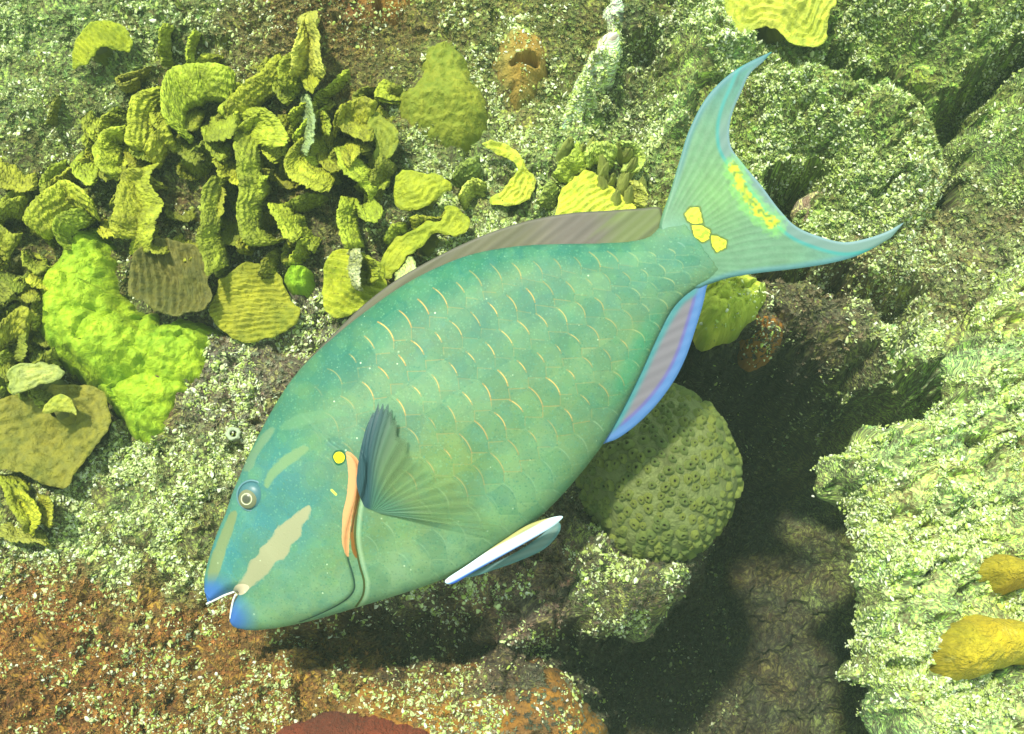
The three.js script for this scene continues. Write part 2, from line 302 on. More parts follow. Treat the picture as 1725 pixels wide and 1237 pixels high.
mound('reef_rock', 'pale sediment covered rock behind the upper tail lobe', 'rock',
  [[1130, -40], [1215, -40], [1230, 60], [1290, 95], [1245, 140], [1190, 175], [1160, 250], [1110, 240], [1125, 150], [1140, 60]],
  { h0: -0.03, top: 0.065, edge: 0.03, relief: streak(1.2, 0.006), color: rockColor([0.25, 0.33, 0.12]), crumb: 0.95, tuft: 0.3 });
mound('rubble_ridge', 'narrow ridge of white sediment running down from the top of the reef', 'rubble',
  [[1035, -30], [1060, 10], [1050, 70], [1015, 140], [985, 205], [945, 210], [960, 140], [1000, 70], [1015, 10]],
  { h0: -0.02, top: 0.035, edge: 0.02, relief: rough(0.7), color: (a, b, d, x, y) => mottle([0.70, 0.76, 0.62], a * 2700, b * 2700, 1), crumb: 1.3, tuft: 0.1 });
mound('reef_rock', 'sediment flecked rubble knob under the round star coral', 'rock',
  [[930, 870], [960, 825], [990, 850], [1040, 880], [1120, 910], [1175, 930], [1165, 1000], [1110, 1058], [1010, 1068], [950, 1030], [925, 960]],
  { h0: -0.05, top: 0.08, edge: 0.04, hp: 0.0, relief: rough(0.6), color: rockColor([0.22, 0.24, 0.10]), crumb: 1, tuft: 0.5 });
mound('tan_pebble', 'small smooth tan stone lodged beside the tail fin', 'stone',
  [[1338, 352], [1355, 328], [1378, 322], [1390, 340], [1375, 362], [1352, 378]],
  { h0: -0.015, top: 0.022, edge: 0.012, cell: 0.0008, wob: 0.001, relief: (a, b) => 0.0012 * fbm(a * 200, b * 200), color: (a, b) => mottle([0.40, 0.34, 0.24], a * 2700, b * 2700, 0.5) });
mound('reef_rock', 'rubbly pinkish rock just under the pelvic fins', 'rock',
  [[800, 1000], [850, 965], [910, 975], [930, 1030], [900, 1075], [850, 1090], [805, 1070]],
  { h0: -0.05, top: 0.05, edge: 0.025, relief: rough(0.5), color: rockColor([0.20, 0.14, 0.10]), crumb: 0.7, tuft: 0.4 });

// sponges
const mSponge = stdMat({ roughness: 0.95, bumpMap: fineBump, bumpScale: 0.0016 });
const pits = (list) => (a, b) => { let h = 0; for (const [px, py, rx, ry, dep, hh] of list) { const [ca, cb] = ab(px, py, hh), k = 0.72 / FPX, q = Math.hypot((a - ca) / (rx * k), (b - cb) / (ry * k)); h += -dep * (1 - smooth(0.75, 1.1, q)) + 0.0018 * Math.exp(-((q - 1.35) ** 2) * 9); } return h; };
const spongeRelief = (k, pl) => { const p = pits(pl || []); return (a, b) => k * (0.005 * fbm(a * 40, b * 40, 2) + 0.0032 * (0.6 - worley(a * 170, b * 170)[0]) + 0.0014 * noise(a * 420, b * 420)) + p(a, b); };
const spongeColor = (c, c2) => (a, b) => mottle(mix3(c, c2, smooth(-0.3, 0.5, fbm(a * 55 + 8, b * 55, 3))), a * 2700, b * 2700, 0.55);
mound('brown_sponge', 'ochre sponge with one wide dark opening and a small round one', 'sponge',
  [[838, 62], [880, 42], [920, 62], [930, 110], [908, 160], [870, 186], [840, 150], [828, 100]],
  { h0: -0.02, top: 0.045, edge: 0.035, cell: 0.0012, relief: spongeRelief(1.2, [[884, 92, 25, 11, 0.03, 0.024], [861, 127, 8, 7, 0.012, 0.024]]), color: spongeColor([0.30, 0.19, 0.03], [0.24, 0.22, 0.05]), mat: mSponge, jit: 0.0008, crumb: 0.1 });
mound('encrusting_sponge', 'rust orange encrusting sponge with a single small round opening at the reef top', 'sponge',
  [[535, -30], [700, -40], [695, 20], [645, 48], [595, 58], [560, 35]],
  { h0: -0.015, top: 0.03, edge: 0.03, cell: 0.0013, relief: spongeRelief(1.4, [[637, 9, 8, 8, 0.012, 0.012]]), color: spongeColor([0.30, 0.14, 0.02], [0.20, 0.10, 0.03]), mat: mSponge, jit: 0.0008, crumb: 0.2, tuft: 0.2 });
mound('encrusting_sponge', 'small golden orange encrusting sponge left of the rust orange one', 'sponge',
  [[392, -30], [505, -30], [498, 18], [445, 36], [402, 16]],
  { h0: -0.015, top: 0.028, edge: 0.025, cell: 0.0013, relief: spongeRelief(1.2, [[460, 13, 8, 7, 0.012, 0.010]]), color: spongeColor([0.36, 0.19, 0.02], [0.22, 0.13, 0.03]), mat: mSponge, jit: 0.0008, crumb: 0.2, tuft: 0.2 });
mound('encrusting_sponge', 'amber orange encrusting sponge on the ledge below the belly of the fish', 'sponge',
  [[560, 1150], [640, 1118], [720, 1132], [800, 1118], [890, 1108], [955, 1128], [985, 1175], [1040, 1235], [1060, 1320], [480, 1320], [500, 1215]],
  { h0: -0.06, top: 0.07, edge: 0.03, hp: 0, wob: 0.005, relief: rough(0.5), color: spongeColor([0.32, 0.15, 0.015], [0.17, 0.085, 0.025]), mat: mSponge, jit: 0.0008, crumb: 0.33, tuft: 0.3 });
mound('dome_sponge', 'smooth dark red sponge dome rising at the foot of the ledge', 'sponge',
  [[450, 1236], [520, 1205], [600, 1193], [680, 1207], [740, 1238], [745, 1330], [450, 1330]],
  { h0: -0.01, top: 0.05, edge: 0.03, hp: 0.022, cell: 0.0012, wob: 0.001, relief: spongeRelief(0.4), color: spongeColor([0.17, 0.032, 0.012], [0.12, 0.025, 0.01]), mat: mSponge, jit: 0.0008 });
mound('yellow_sponge', 'long mustard yellow sponge lobe on the pale flaky rock', 'sponge',
  [[1578, 1098], [1605, 1062], [1655, 1028], [1690, 1036], [1730, 1040], [1800, 1045], [1800, 1120], [1720, 1122], [1668, 1142], [1605, 1150]],
  { h0: 0.035, top: 0.05, edge: 0.016, hp: 0.065, cell: 0.001, wob: 0.0015, relief: spongeRelief(0.7), color: spongeColor([0.44, 0.33, 0.012], [0.36, 0.29, 0.012]), mat: mSponge, jit: 0.0008 });
mound('yellow_sponge', 'small round mustard yellow sponge above the longer one', 'sponge',
  [[1660, 962], [1688, 928], [1730, 938], [1760, 965], [1735, 995], [1688, 1002]],
  { h0: 0.035, top: 0.046, edge: 0.016, hp: 0.062, cell: 0.001, wob: 0.0012, relief: spongeRelief(0.7), color: spongeColor([0.42, 0.31, 0.012], [0.36, 0.27, 0.012]), mat: mSponge, jit: 0.0008 });
mound('tufted_sponge', 'rust orange tufted sponge hanging over the dark crevice', 'sponge',
  [[1240, 528], [1288, 515], [1335, 548], [1318, 585], [1272, 612], [1248, 572]],
  { h0: -0.04, top: 0.055, edge: 0.03, cell: 0.0012, relief: rough(0.7), color: spongeColor([0.30, 0.13, 0.012], [0.16, 0.09, 0.02]), mat: mSponge, jit: 0.0008, crumb: 0.25, tuft: 0.8 });

// massive corals
const mCoral = stdMat({ roughness: 0.8, bumpMap: fineBump, bumpScale: 0.0010 });
const knob = (w, r) => Math.sqrt(Math.max(0.02, 1 - (w / r) * (w / r)));
const lumps = (s, k) => (a, b) => { const x = a + 0.002 * noise(a * 90, b * 90), y = b + 0.002 * noise(a * 90 + 9, b * 90), w = worley(x * s, y * s), w2 = worley(x * s * 2.3 + 5, y * s * 2.3); return k * (0.012 * knob(w[0], 0.95) * (0.45 + 0.9 * w[1]) + 0.0042 * knob(w2[0], 0.95)) - 0.008 * k + 0.0022 * (0.6 - worley(a * 330, b * 330)[0]) + 0.0008 * noise(a * 640, b * 640); };
const limeColor = (c) => (a, b) => { const n = noise(a * 420, b * 420), m = fbm(a * 60, b * 60, 2); return [c[0] * (1 + 0.25 * n + 0.25 * m), c[1] * (1 + 0.16 * n + 0.14 * m), c[2] * (1 + 0.4 * n)]; };
{
  const polys = [
    [[92, 440], [116, 404], [150, 380], [190, 388], [210, 425], [224, 470], [236, 512], [262, 555], [275, 605], [225, 650], [165, 662], [112, 636], [66, 600], [54, 545], [58, 490], [68, 458]],
    [[205, 585], [230, 545], [262, 526], [300, 538], [340, 532], [382, 568], [382, 622], [356, 660], [300, 672], [250, 660], [208, 640]],
    [[160, 655], [212, 636], [262, 608], [305, 624], [346, 655], [346, 688], [308, 708], [286, 756], [236, 756], [214, 722], [188, 694]],
  ];
  const pos = centre(polys[1], -0.02), g = base('lobed_coral', pos);
  tag(g, 'bright lime green lobed coral with knobbly humps among the ridged plates', 'coral');
  const par = [[-0.03, 0.058, 0.030], [-0.03, 0.046, 0.022], [-0.03, 0.040, 0.020]];
  polys.forEach((p, i) => meshOf('lobe', moundGeo(p, { h0: par[i][0], top: par[i][1], edge: par[i][2], origin: pos, plain: true, jit: 0.001, cell: 0.001, wob: 0.0028, ws: 80, relief: lumps(72, 1.15), color: limeColor([0.28, 0.41, 0.010]) }), mCoral, g));
}
mound('lobed_coral', 'small bright green knobbly coral wedged between two ridged plates', 'coral',
  [[478, 470], [490, 450], [512, 445], [530, 455], [528, 480], [515, 500], [490, 497]],
  { h0: -0.01, top: 0.036, edge: 0.018, cell: 0.0008, wob: 0.0018, relief: lumps(150, 0.9), color: limeColor([0.28, 0.46, 0.012]), mat: mCoral, jit: 0.0008 });
mound('mound_coral', 'olive green grainy mound coral with a notch, beside the ochre sponge', 'coral',
  [[702, 80], [738, 48], [775, 58], [792, 110], [826, 160], [832, 202], [802, 240], [762, 258], [712, 250], [680, 222], [650, 192], [655, 150], [690, 130]],
  { h0: -0.02, top: 0.05, edge: 0.045, cell: 0.0011, relief: (a, b) => 0.006 * fbm(a * 30 + 2, b * 30, 2) + 0.0046 * (0.6 - worley(a * 230, b * 230)[0]) + 0.0016 * noise(a * 420, b * 420) - 0.010 * Math.exp(-(((a - ab(748, 140, 0.02)[0]) / 0.008) ** 2)) * smooth(ab(748, 170, 0.02)[1], ab(748, 110, 0.02)[1], b), color: limeColor([0.20, 0.23, 0.012]), mat: mCoral, jit: 0.0008 });
mound('hill_coral', 'yellow green coral crust behind the base of the anal fin', 'coral',
  [[1165, 520], [1195, 482], [1245, 470], [1288, 488], [1284, 525], [1240, 560], [1180, 574]],
  { h0: -0.02, top: 0.045, edge: 0.013, cell: 0.0009, relief: lumps(120, 0.9), color: limeColor([0.40, 0.47, 0.04]), mat: mCoral, jit: 0.0008, crumb: 0.15 });
// ---------------------------------------------------------------- thin plates with growth ridges, raised off the slope
// hgt: height of the rim, dish: how much higher (+) or lower (-) the middle is, ridge direction dir (radians) or 'rim' for ridges that follow the rim
function plateGeo(poly, o) {
  const P = smoothPoly(poly.map(([x, y]) => ab(x, y, o.hgt)), true, 5), sd = sdPoly(P), B = sd.box;
  const f = (a, b) => sd(a, b) + 0.0024 * noise(a * 90, b * 90) + 0.0010 * noise(a * 300, b * 300);
  const { verts, tris } = region(f, [B[0] - 0.003, B[1] - 0.003, B[2] + 0.003, B[3] + 0.003], o.cell ?? 0.0010);
  const n = verts.length, pos = new Array(n * 6), col = new Array(n * 6), p = o.origin, v = new THREE.Vector3();
  const ca = (B[0] + B[2]) / 2, cb = (B[1] + B[3]) / 2, R = Math.hypot(B[2] - B[0], B[3] - B[1]) / 2;
  const cd = Math.cos(o.dir || 0), sn = Math.sin(o.dir || 0), pitch = o.pitch ?? 0.0030, th = o.thick ?? 0.0035;
  verts.forEach(([a, b, d], i) => {
    const q = smooth(0, R * 0.7, d), u = o.dir === undefined ? d : (-(a - ca) * sn + (b - cb) * cd);
    const wav = u / pitch + 0.7 * noise(a * 40, b * 40) + 0.25 * noise(a * 150, b * 150), rdg = Math.sin(wav * 6.283);
    const top = o.hgt + o.dish * q + (o.tilt ? o.tilt[0] * (a - ca) + o.tilt[1] * (b - cb) : 0) + 0.008 * fbm(a * 40, b * 40, 2) + 0.0012 * noise(a * 260, b * 260) + 1.9 * (o.ridge ?? 0.0008) * rdg * smooth(0, 0.003, d) + 0.0005 * noise(a * 600, b * 600) + (o.lip ?? 0.0015) * Math.exp(-((d / 0.003) ** 2));
    const t = Math.min(1, d / 0.0035), e = Math.sqrt(1 - (1 - t) * (1 - t)) * th / 2;
    world(a, b, top + e, v); pos[i * 3] = v.x - p.x; pos[i * 3 + 1] = v.y - p.y; pos[i * 3 + 2] = v.z - p.z;
    world(a, b, top - e - q * (o.under ?? 0.01), v); const k = (n + i) * 3; pos[k] = v.x - p.x; pos[k + 1] = v.y - p.y; pos[k + 2] = v.z - p.z;
    const c = o.color, g1 = noise(a * 420 + 3, b * 420), g2 = fbm(a * 70, b * 70 + 9, 3);
    const cc = [c[0] * (1 + 0.24 * g1 + 0.35 * g2), c[1] * (1 + 0.20 * g1 + 0.25 * g2), c[2] * (1 + 0.5 * g2)];
    for (let m = 0; m < 3; m++) col[i * 3 + m] = col[k + m] = Math.max(0.004, cc[m]);
  });
  const idx = tris.slice(), uv = []; for (let m = 0; m < 2; m++) for (const [a, b] of verts) uv.push(a / TILE, b / TILE); for (let i = 0; i < tris.length; i += 3) idx.push(n + tris[i], n + tris[i + 2], n + tris[i + 1]);
  return geo(pos, idx, col, uv);
}
function stalk(parent, poly, hgt, mat, color, foot) { // the foot that carries a plate
  let x = 0, y = 0; for (const q of poly) { x += q[0]; y += q[1]; } x /= poly.length; y /= poly.length; if (foot) [x, y] = foot;
  const [a, b] = ab(x, y, hgt), g = new THREE.CylinderGeometry(0.006, 0.010, 1, 14, 6), p = g.attributes.position, c = [], v = new THREE.Vector3(), lo = terrainH(a, b) - 0.012, hi = hgt;
  for (let i = 0; i < p.count; i++) { const t = p.getY(i) + 0.5, k = 1 + 0.3 * noise(i * 1.7, t * 9); world(a + p.getX(i) * k, b + p.getZ(i) * k, mix(lo, hi, t), v); p.setXYZ(i, v.x - parent.position.x, v.y - parent.position.y, v.z - parent.position.z); c.push(...color.map((q) => q * (0.6 + 0.2 * noise(i * 3.1, 4)))); }
  g.setAttribute('color', new THREE.BufferAttribute(new Float32Array(c), 3)); g.computeVertexNormals();
  meshOf('stalk', g, mat, parent);
}
function plate(name, label, poly, o, group) {
  o.origin = centre(poly, 0);
  const g = base(name, o.origin); tag(g, label, 'coral', group);
  meshOf('plate', plateGeo(poly, o), mCoral, g);
  stalk(g, poly, o.hgt - 0.008 + Math.min(0, o.dish), mCoral, o.color, o.foot);
  return g;
}
const YG = [0.30, 0.34, 0.018], OL = [0.20, 0.215, 0.016], DK = [0.12, 0.115, 0.018];
plate('plate_coral', 'broad dark brown plate coral with upright ridges beside the lime coral',
  [[226, 424], [212, 473], [222, 502], [262, 524], [306, 536], [348, 522], [358, 480], [345, 435], [300, 400], [255, 405]],
  { hgt: 0.030, dish: -0.012, dir: 1.75, pitch: 0.0042, ridge: 0.0011, color: DK, lip: 0.003 });
plate('plate_coral', 'rounded yellow green plate coral with fine ridges, clear of the fish head',
  [[358, 508], [368, 548], [400, 570], [452, 571], [497, 548], [499, 522], [478, 470], [430, 450], [383, 470]],
  { hgt: 0.016, dish: 0.006, dir: 0.05, pitch: 0.0030, ridge: 0.0007, color: [0.26, 0.27, 0.014], tilt: [0, 0.15] });
plate('plate_coral', 'coarsely ridged yellow plate coral tucked under the front of the dorsal fin',
  [[541, 450], [560, 425], [600, 418], [640, 440], [650, 480], [625, 520], [590, 541], [560, 536], [545, 510]],
  { hgt: 0.020, dish: 0.008, dir: -0.35, pitch: 0.0042, ridge: 0.0013, color: [0.32, 0.36, 0.016] });
plate('plate_coral', 'flat topped yellow plate coral behind the back of the fish, ragged lower rim',
  [[668, 308], [690, 296], [735, 298], [762, 318], [742, 336], [720, 352], [690, 358], [665, 345]],
  { hgt: 0.024, dish: 0.003, pitch: 0.003, ridge: 0.0004, color: [0.29, 0.33, 0.014], tilt: [0, 0.2] });
plate('plate_coral', 'long yellow plate coral ending in a round cupped lobe behind the dorsal fin',
  [[640, 440], [665, 405], [710, 388], [740, 375], [755, 352], [775, 346], [792, 365], [788, 392], [768, 408], [745, 402], [728, 400], [715, 420], [690, 440], [660, 468], [640, 470]],
  { hgt: 0.018, dish: 0.002, pitch: 0.003, ridge: 0.0004, color: [0.30, 0.34, 0.016] });
plate('plate_coral', 'large shadowed olive plate coral with a long straight edge over sandy rubble',
  [[-40, 700], [20, 668], [70, 655], [120, 648], [165, 655], [195, 690], [190, 728], [165, 760], [130, 790], [102, 822], [60, 815], [20, 790], [-40, 800]],
  { hgt: 0.016, dish: -0.004, pitch: 0.006, ridge: 0.0004, color: [0.19, 0.18, 0.018] });
plate('plate_coral', 'pale green plate coral just above the large olive plate',
  [[12, 650], [28, 622], [60, 612], [95, 618], [118, 628], [95, 645], [55, 660], [22, 672]],
  { hgt: 0.038, dish: 0.002, pitch: 0.004, ridge: 0.0006, color: [0.29, 0.33, 0.08], cell: 0.0008 });
plate('plate_coral', 'small yellow curled plate lying on the large olive plate',
  [[72, 695], [95, 672], [120, 678], [130, 702], [112, 692], [90, 698]],
  { hgt: 0.034, dish: 0.002, pitch: 0.003, ridge: 0.0004, color: [0.38, 0.38, 0.05], cell: 0.0008 });
plate('plate_coral', 'lemon yellow plate coral at the reef top near the tail tip',
  [[1212, -30], [1390, -30], [1396, 35], [1386, 76], [1345, 72], [1300, 48], [1250, 50], [1222, 20]],
  { hgt: 0.024, dish: 0.006, pitch: 0.005, ridge: 0.0008, color: [0.42, 0.45, 0.05] });
plate('plate_coral', 'bright lemon wedge of plate coral directly behind the rear of the dorsal fin',
  [[936, 366], [945, 328], [968, 292], [998, 282], [1028, 305], [1055, 332], [1078, 348], [1040, 372], [980, 380]],
  { hgt: 0.024, dish: 0.006, pitch: 0.004, dir: 0.6, ridge: 0.0005, color: [0.50, 0.55, 0.05] });
plate('plate_coral', 'hook shaped yellow plate coral curling round a patch of white rubble',
  [[808, 248], [825, 238], [862, 246], [890, 272], [900, 308], [885, 338], [848, 348], [824, 335], [850, 315], [868, 296], [862, 270], [835, 256]],
  { hgt: 0.016, dish: 0.003, pitch: 0.004, ridge: 0.0006, color: [0.42, 0.46, 0.04], cell: 0.0008, foot: [880, 300] });
plate('plate_coral', 'olive cupped plate coral beside the dark pocket under the mound coral',
  [[622, 192], [650, 203], [668, 232], [662, 266], [640, 272], [628, 245]],
  { hgt: 0.024, dish: -0.006, pitch: 0.004, ridge: 0.0005, color: [0.22, 0.25, 0.02], cell: 0.0008 });
plate('plate_coral', 'ridged fan of coral standing alone at the edge of the grey green turf',
  [[120, 108], [126, 82], [146, 58], [178, 38], [206, 44], [222, 72], [205, 88], [180, 84], [160, 96], [140, 104]],
  { hgt: 0.020, dish: 0.004, pitch: 0.0030, dir: -0.75, ridge: 0.0010, color: [0.28, 0.33, 0.012], cell: 0.0008 });

// ---------------------------------------------------------------- ruffled blades of lettuce coral
// margin: the free edge in the photograph; off: where the foot of the blade lies from it (px)
const mBlade = stdMat({ roughness: 0.75, bumpMap: fineBump, bumpScale: 0.0016 });
function blade(parent, margin, off, o = {}) {
  const hm = o.hm ?? 0.042, hb = o.hb ?? -0.006, pinch = o.pinch ?? 0.25, M = smoothPoly(margin, false, 18), n = M.length, NT = 22, th = o.thick ?? 0.0020, tone = RR(0.72, 1.12), warm = RR(0.9, 1.12), c = (o.color ?? YG).map((q, i) => q * tone * (i ? 1 : warm));
  const sd = Math.floor(rnd() * 900), mx = M.reduce((s, q) => s + q[0], 0) / n, my = M.reduce((s, q) => s + q[1], 0) / n;
  const len = M.reduce((s, q, i) => i ? s + Math.hypot(q[0] - M[i - 1][0], q[1] - M[i - 1][1]) : 0, 0) || 1;
  const ol = Math.hypot(off[0], off[1]) || 1;
  const mid = []; // mid surface [i][j]
  let run = 0;
  for (let i = 0; i < n; i++) {
    if (i) run += Math.hypot(M[i][0] - M[i - 1][0], M[i][1] - M[i - 1][1]);
    const s = run / len, end = Math.min(1, Math.min(s, 1 - s) * 9), row = [];
    const wob = 6.0 * noise(run * 0.024 + sd, 3) + 1.5 * noise(run * 0.07 + sd, 8), wh = 0.007 * noise(run * 0.02 + sd, 21) + 0.0015 * noise(run * 0.06 + sd, 5);
    for (let j = 0; j <= NT; j++) {
      const t = j / NT, bx = mix(M[i][0], mx, pinch) + off[0] * (1 + 0.2 * noise(run * 0.03 + sd, 40)), by = mix(M[i][1], my, pinch) + off[1] * (1 + 0.2 * noise(run * 0.03 + sd, 60));
      const fold = Math.sin(t * 3.14) * (o.bow ?? 0.10) * ol + 3.0 * noise(run * 0.024 + sd, t * 2);
      const rag = (1.6 * noise(run * 0.19 + sd, 70) + 1.1 * noise(run * 0.45 + sd, 90)) * Math.max(0, 1 - t * 3);
      const x = mix(M[i][0] + off[0] / ol * wob, bx, t) + off[0] / ol * rag - off[1] / ol * fold * 0.4, y = mix(M[i][1] + off[1] / ol * wob, by, t) + off[1] / ol * rag + off[0] / ol * fold * 0.4;
      const fall = (o.fall ?? 0.016), h0 = hm + wh - (1 - end) * 0.006, h = t < 0.86 ? h0 - fall * Math.pow(t / 0.86, 1.2) : mix(h0 - fall, hb, (t - 0.86) / 0.14);
      const [a, b] = ab(x, y, h); row.push([a, b, h]);
    }
    mid.push(row);
  }
  const g = (i, j) => mid[clamp(i, 0, n - 1)][clamp(j, 0, NT)], pos = [], col = [], uv = [], idx = [], rows = 2 * (NT + 1), v = new THREE.Vector3(), p = parent.position;
  run = 0;
  for (let i = 0; i < n; i++) {
    if (i) run += Math.hypot(M[i][0] - M[i - 1][0], M[i][1] - M[i - 1][1]);
    const taper = Math.sqrt(clamp(Math.min(i, n - 1 - i) / (n * 0.10) + 0.05));
    for (let q = 0; q < rows; q++) {
      const front = q <= NT, j = front ? NT - q : q - NT - 1, t = j / NT;
      const A = g(i + 1, j), B = g(i - 1, j), C = g(i, j + 1), D = g(i, j - 1), u = A.map((x, k) => x - B[k]), w = C.map((x, k) => x - D[k]);
      let N = [u[1] * w[2] - u[2] * w[1], u[2] * w[0] - u[0] * w[2], u[0] * w[1] - u[1] * w[0]]; const L = Math.hypot(...N) || 1; N = N.map((x) => x / L * (N[2] < 0 ? -1 : 1));
      const s = front ? 1 : -1, e = th / 2 * taper * Math.sqrt(clamp(t * 6 + 0.12));
      const wave = t * (o.ridges ?? 5) + 0.9 * noise(run * 0.022 + sd, t * 2 + 11) + 0.25 * noise(run * 0.08 + sd, t * 4), rdg = Math.sin(wave * 6.283), rid = front ? (o.ridge ?? 0.0009) * (0.45 + 0.75 * noise(run * 0.03 + sd, t * 1.5 + 33)) * rdg * taper * Math.min(1, t * 5) : 0;
      const m = mid[i][j], gr = 0.0008 * noise(run * 0.4 + sd, t * 16) + 0.0004 * noise(run * 0.9 + sd, t * 34), k = s * e + rid + gr;
      world(m[0] + N[0] * k, m[1] + N[1] * k, m[2] + N[2] * k, v); pos.push(v.x - p.x, v.y - p.y, v.z - p.z);
      const n1 = noise(run * 0.35 + sd, t * 22), n2 = noise(run * 0.07 + sd, t * 4), f = 1 + 0.32 * n1 + 0.32 * n2;
      const cc = [c[0] * f, c[1] * f, c[2] * (1 + 0.5 * n2)]; col.push(...cc.map((x) => Math.max(0.005, x))); uv.push(run * 0.0026, t * 0.12 + sd * 0.1);
      if (i < n - 1) { const k0 = i * rows + q, k1 = i * rows + (q + 1) % rows; idx.push(k0, k0 + rows, k1, k1, k0 + rows, k1 + rows); }
    }
  }
  for (const e of [0, (n - 1) * rows]) for (let q = 1; q < rows - 1; q++) idx.push(e, e + q, e + q + 1);
  return meshOf('blade', geo(pos, idx, col, uv), mBlade, parent);
}
const colonies = [];
function colony(label, at, blades, group) {
  const g = base('lettuce_coral', world(...ab(at[0], at[1], 0), 0)); tag(g, label, 'coral', group);
  for (const [m, off, o] of blades) blade(g, m, off.map((k) => k * 1.4), o);
  colonies.push([g, at]);
  return g;
}
const FP = { pinch: 0.1, fall: 0.024, bow: 0.15 }; // upright narrow leaves
colony('lettuce coral with an arched hook blade and two narrow leaves standing over it', [330, 140], [
  [[[397, 124], [380, 112], [334, 106], [298, 110], [280, 130], [273, 160], [274, 195], [296, 204]], [22, 40], { pinch: 0.38, ridges: 5, hm: 0.046 }],
  [[[272, 112], [264, 84], [266, 58], [276, 38]], [15, 2], { ...FP, hm: 0.045 }],
  [[[310, 106], [311, 86], [316, 68], [324, 48]], [13, 3], { ...FP, hm: 0.045 }],
  [[[232, 128], [205, 140], [196, 132], [215, 120], [255, 108]], [8, 16], { hm: 0.02, color: OL }],
]);
colony('lettuce coral with a tall bright two pronged leaf and a swept ridged blade', [480, 160], [
  [[[374, 180], [384, 160], [400, 141], [424, 124], [452, 106], [474, 92]], [24, 30], { ridges: 5, pinch: 0.1, hm: 0.046 }],
  [[[490, 128], [497, 90], [502, 55], [514, 18]], [22, 6], { ...FP, hm: 0.055, color: [0.42, 0.46, 0.06] }],
  [[[546, 132], [542, 96], [538, 56], [532, 18]], [-20, 4], { ...FP, hm: 0.056, color: [0.42, 0.46, 0.06] }],
  [[[466, 148], [468, 120], [478, 96], [492, 86]], [28, 16], { hm: 0.046 }],
  [[[546, 108], [542, 140], [528, 158], [514, 150]], [-20, -24], { hm: 0.046 }],
  [[[522, 160], [526, 195], [522, 230], [514, 262]], [-14, -4], { ...FP, hm: 0.04, color: [0.30, 0.36, 0.14] }],
]);
colony('lettuce coral of folded bright blades in the middle of the ruffled thicket', [430, 240], [
  [[[440, 178], [462, 192], [480, 214], [478, 240], [462, 250]], [-42, 6], { ridges: 3, pow: 1.7 }],
  [[[344, 240], [362, 240], [384, 236], [398, 222]], [4, -28], {}],
  [[[402, 180], [396, 196], [400, 214], [424, 196], [440, 180]], [12, 16], {}],
  [[[402, 222], [392, 250], [396, 285], [401, 320], [398, 360], [400, 392], [412, 412], [430, 410]], [36, -4], { pinch: 0.05, ridges: 4, hm: 0.048 }],
  [[[446, 330], [440, 310], [452, 296]], [-22, 8], {}],
]);
colony('lettuce coral of three crescent blades with strong ridges next to the grey turf', [230, 230], [
  [[[260, 144], [236, 154], [221, 170], [212, 202], [211, 234], [222, 252]], [42, 6], { ridges: 6, pinch: 0.1 }],
  [[[288, 214], [266, 220], [252, 234], [243, 254]], [18, 26], { ridges: 4 }],
  [[[206, 210], [180, 218], [164, 236], [157, 256], [164, 280], [190, 298]], [32, 8], { ridges: 5 }],
  [[[95, 160], [84, 180], [76, 205]], [16, 6], { ...FP, hm: 0.025, color: OL }],
]);
colony('lettuce coral with a long overlapping ruffle directly above the lime lobed coral', [150, 360], [
  [[[152, 332], [136, 318], [112, 306], [92, 303], [70, 318], [48, 344], [38, 372]], [26, 32], { ridges: 4 }],
  [[[-15, 352], [6, 338], [26, 330], [46, 338]], [-2, 30], {}],
  [[[-20, 384], [4, 380], [22, 392], [38, 392]], [-8, 36], {}],
  [[[142, 350], [120, 354], [98, 366], [88, 384], [94, 406], [108, 420]], [26, 12], { ridges: 4 }],
  [[[242, 288], [222, 282], [204, 290], [196, 312], [188, 346], [180, 376], [188, 398]], [44, 16], { ridges: 4 }],
  [[[262, 276], [250, 296], [262, 320], [271, 342], [262, 370], [256, 400], [252, 425]], [-26, 8], { ridges: 3, pinch: 0.05 }],
  [[[-10, 425], [20, 432], [45, 425], [62, 440]], [-6, 30], { color: DK, hm: 0.025 }],
]);
colony('lettuce coral with one narrow hanging spearhead blade over dark rock', [355, 380], [
  [[[352, 297], [340, 318], [337, 350], [334, 384], [330, 404], [338, 420], [346, 465]], [26, -6], { pinch: 0.15, ridges: 3, hm: 0.055 }],
  [[[366, 308], [380, 325], [380, 350], [370, 380]], [-24, 8], {}],
]);
colony('lettuce coral of loose curled blades around the dark pocket', [530, 310], [
  [[[498, 238], [484, 258], [480, 282], [490, 304], [520, 316], [556, 321]], [22, -22], { ridges: 2 }],
  [[[446, 345], [458, 370], [474, 395], [490, 412]], [22, -10], { ridges: 2 }],
  [[[560, 250], [574, 280], [598, 308], [624, 338]], [22, -16], { ridges: 2 }],
  [[[568, 330], [567, 360], [574, 390], [584, 420]], [26, 0], { pinch: 0.1 }],
  [[[642, 350], [640, 372], [626, 380], [608, 372]], [-14, -22], {}],
]);
colony('lettuce coral with a cluster of short bright blades against the olive mound coral', [600, 210], [
  [[[566, 200], [574, 182], [592, 172], [620, 162], [636, 172]], [-8, 38], { pinch: 0.2 }],
  [[[562, 212], [584, 226], [604, 236], [630, 236]], [4, -22], {}],
  [[[612, 246], [604, 268], [592, 284], [590, 262]], [-16, -10], {}],
  [[[548, 188], [556, 208], [552, 230]], [-12, -4], { ...FP }],
]);
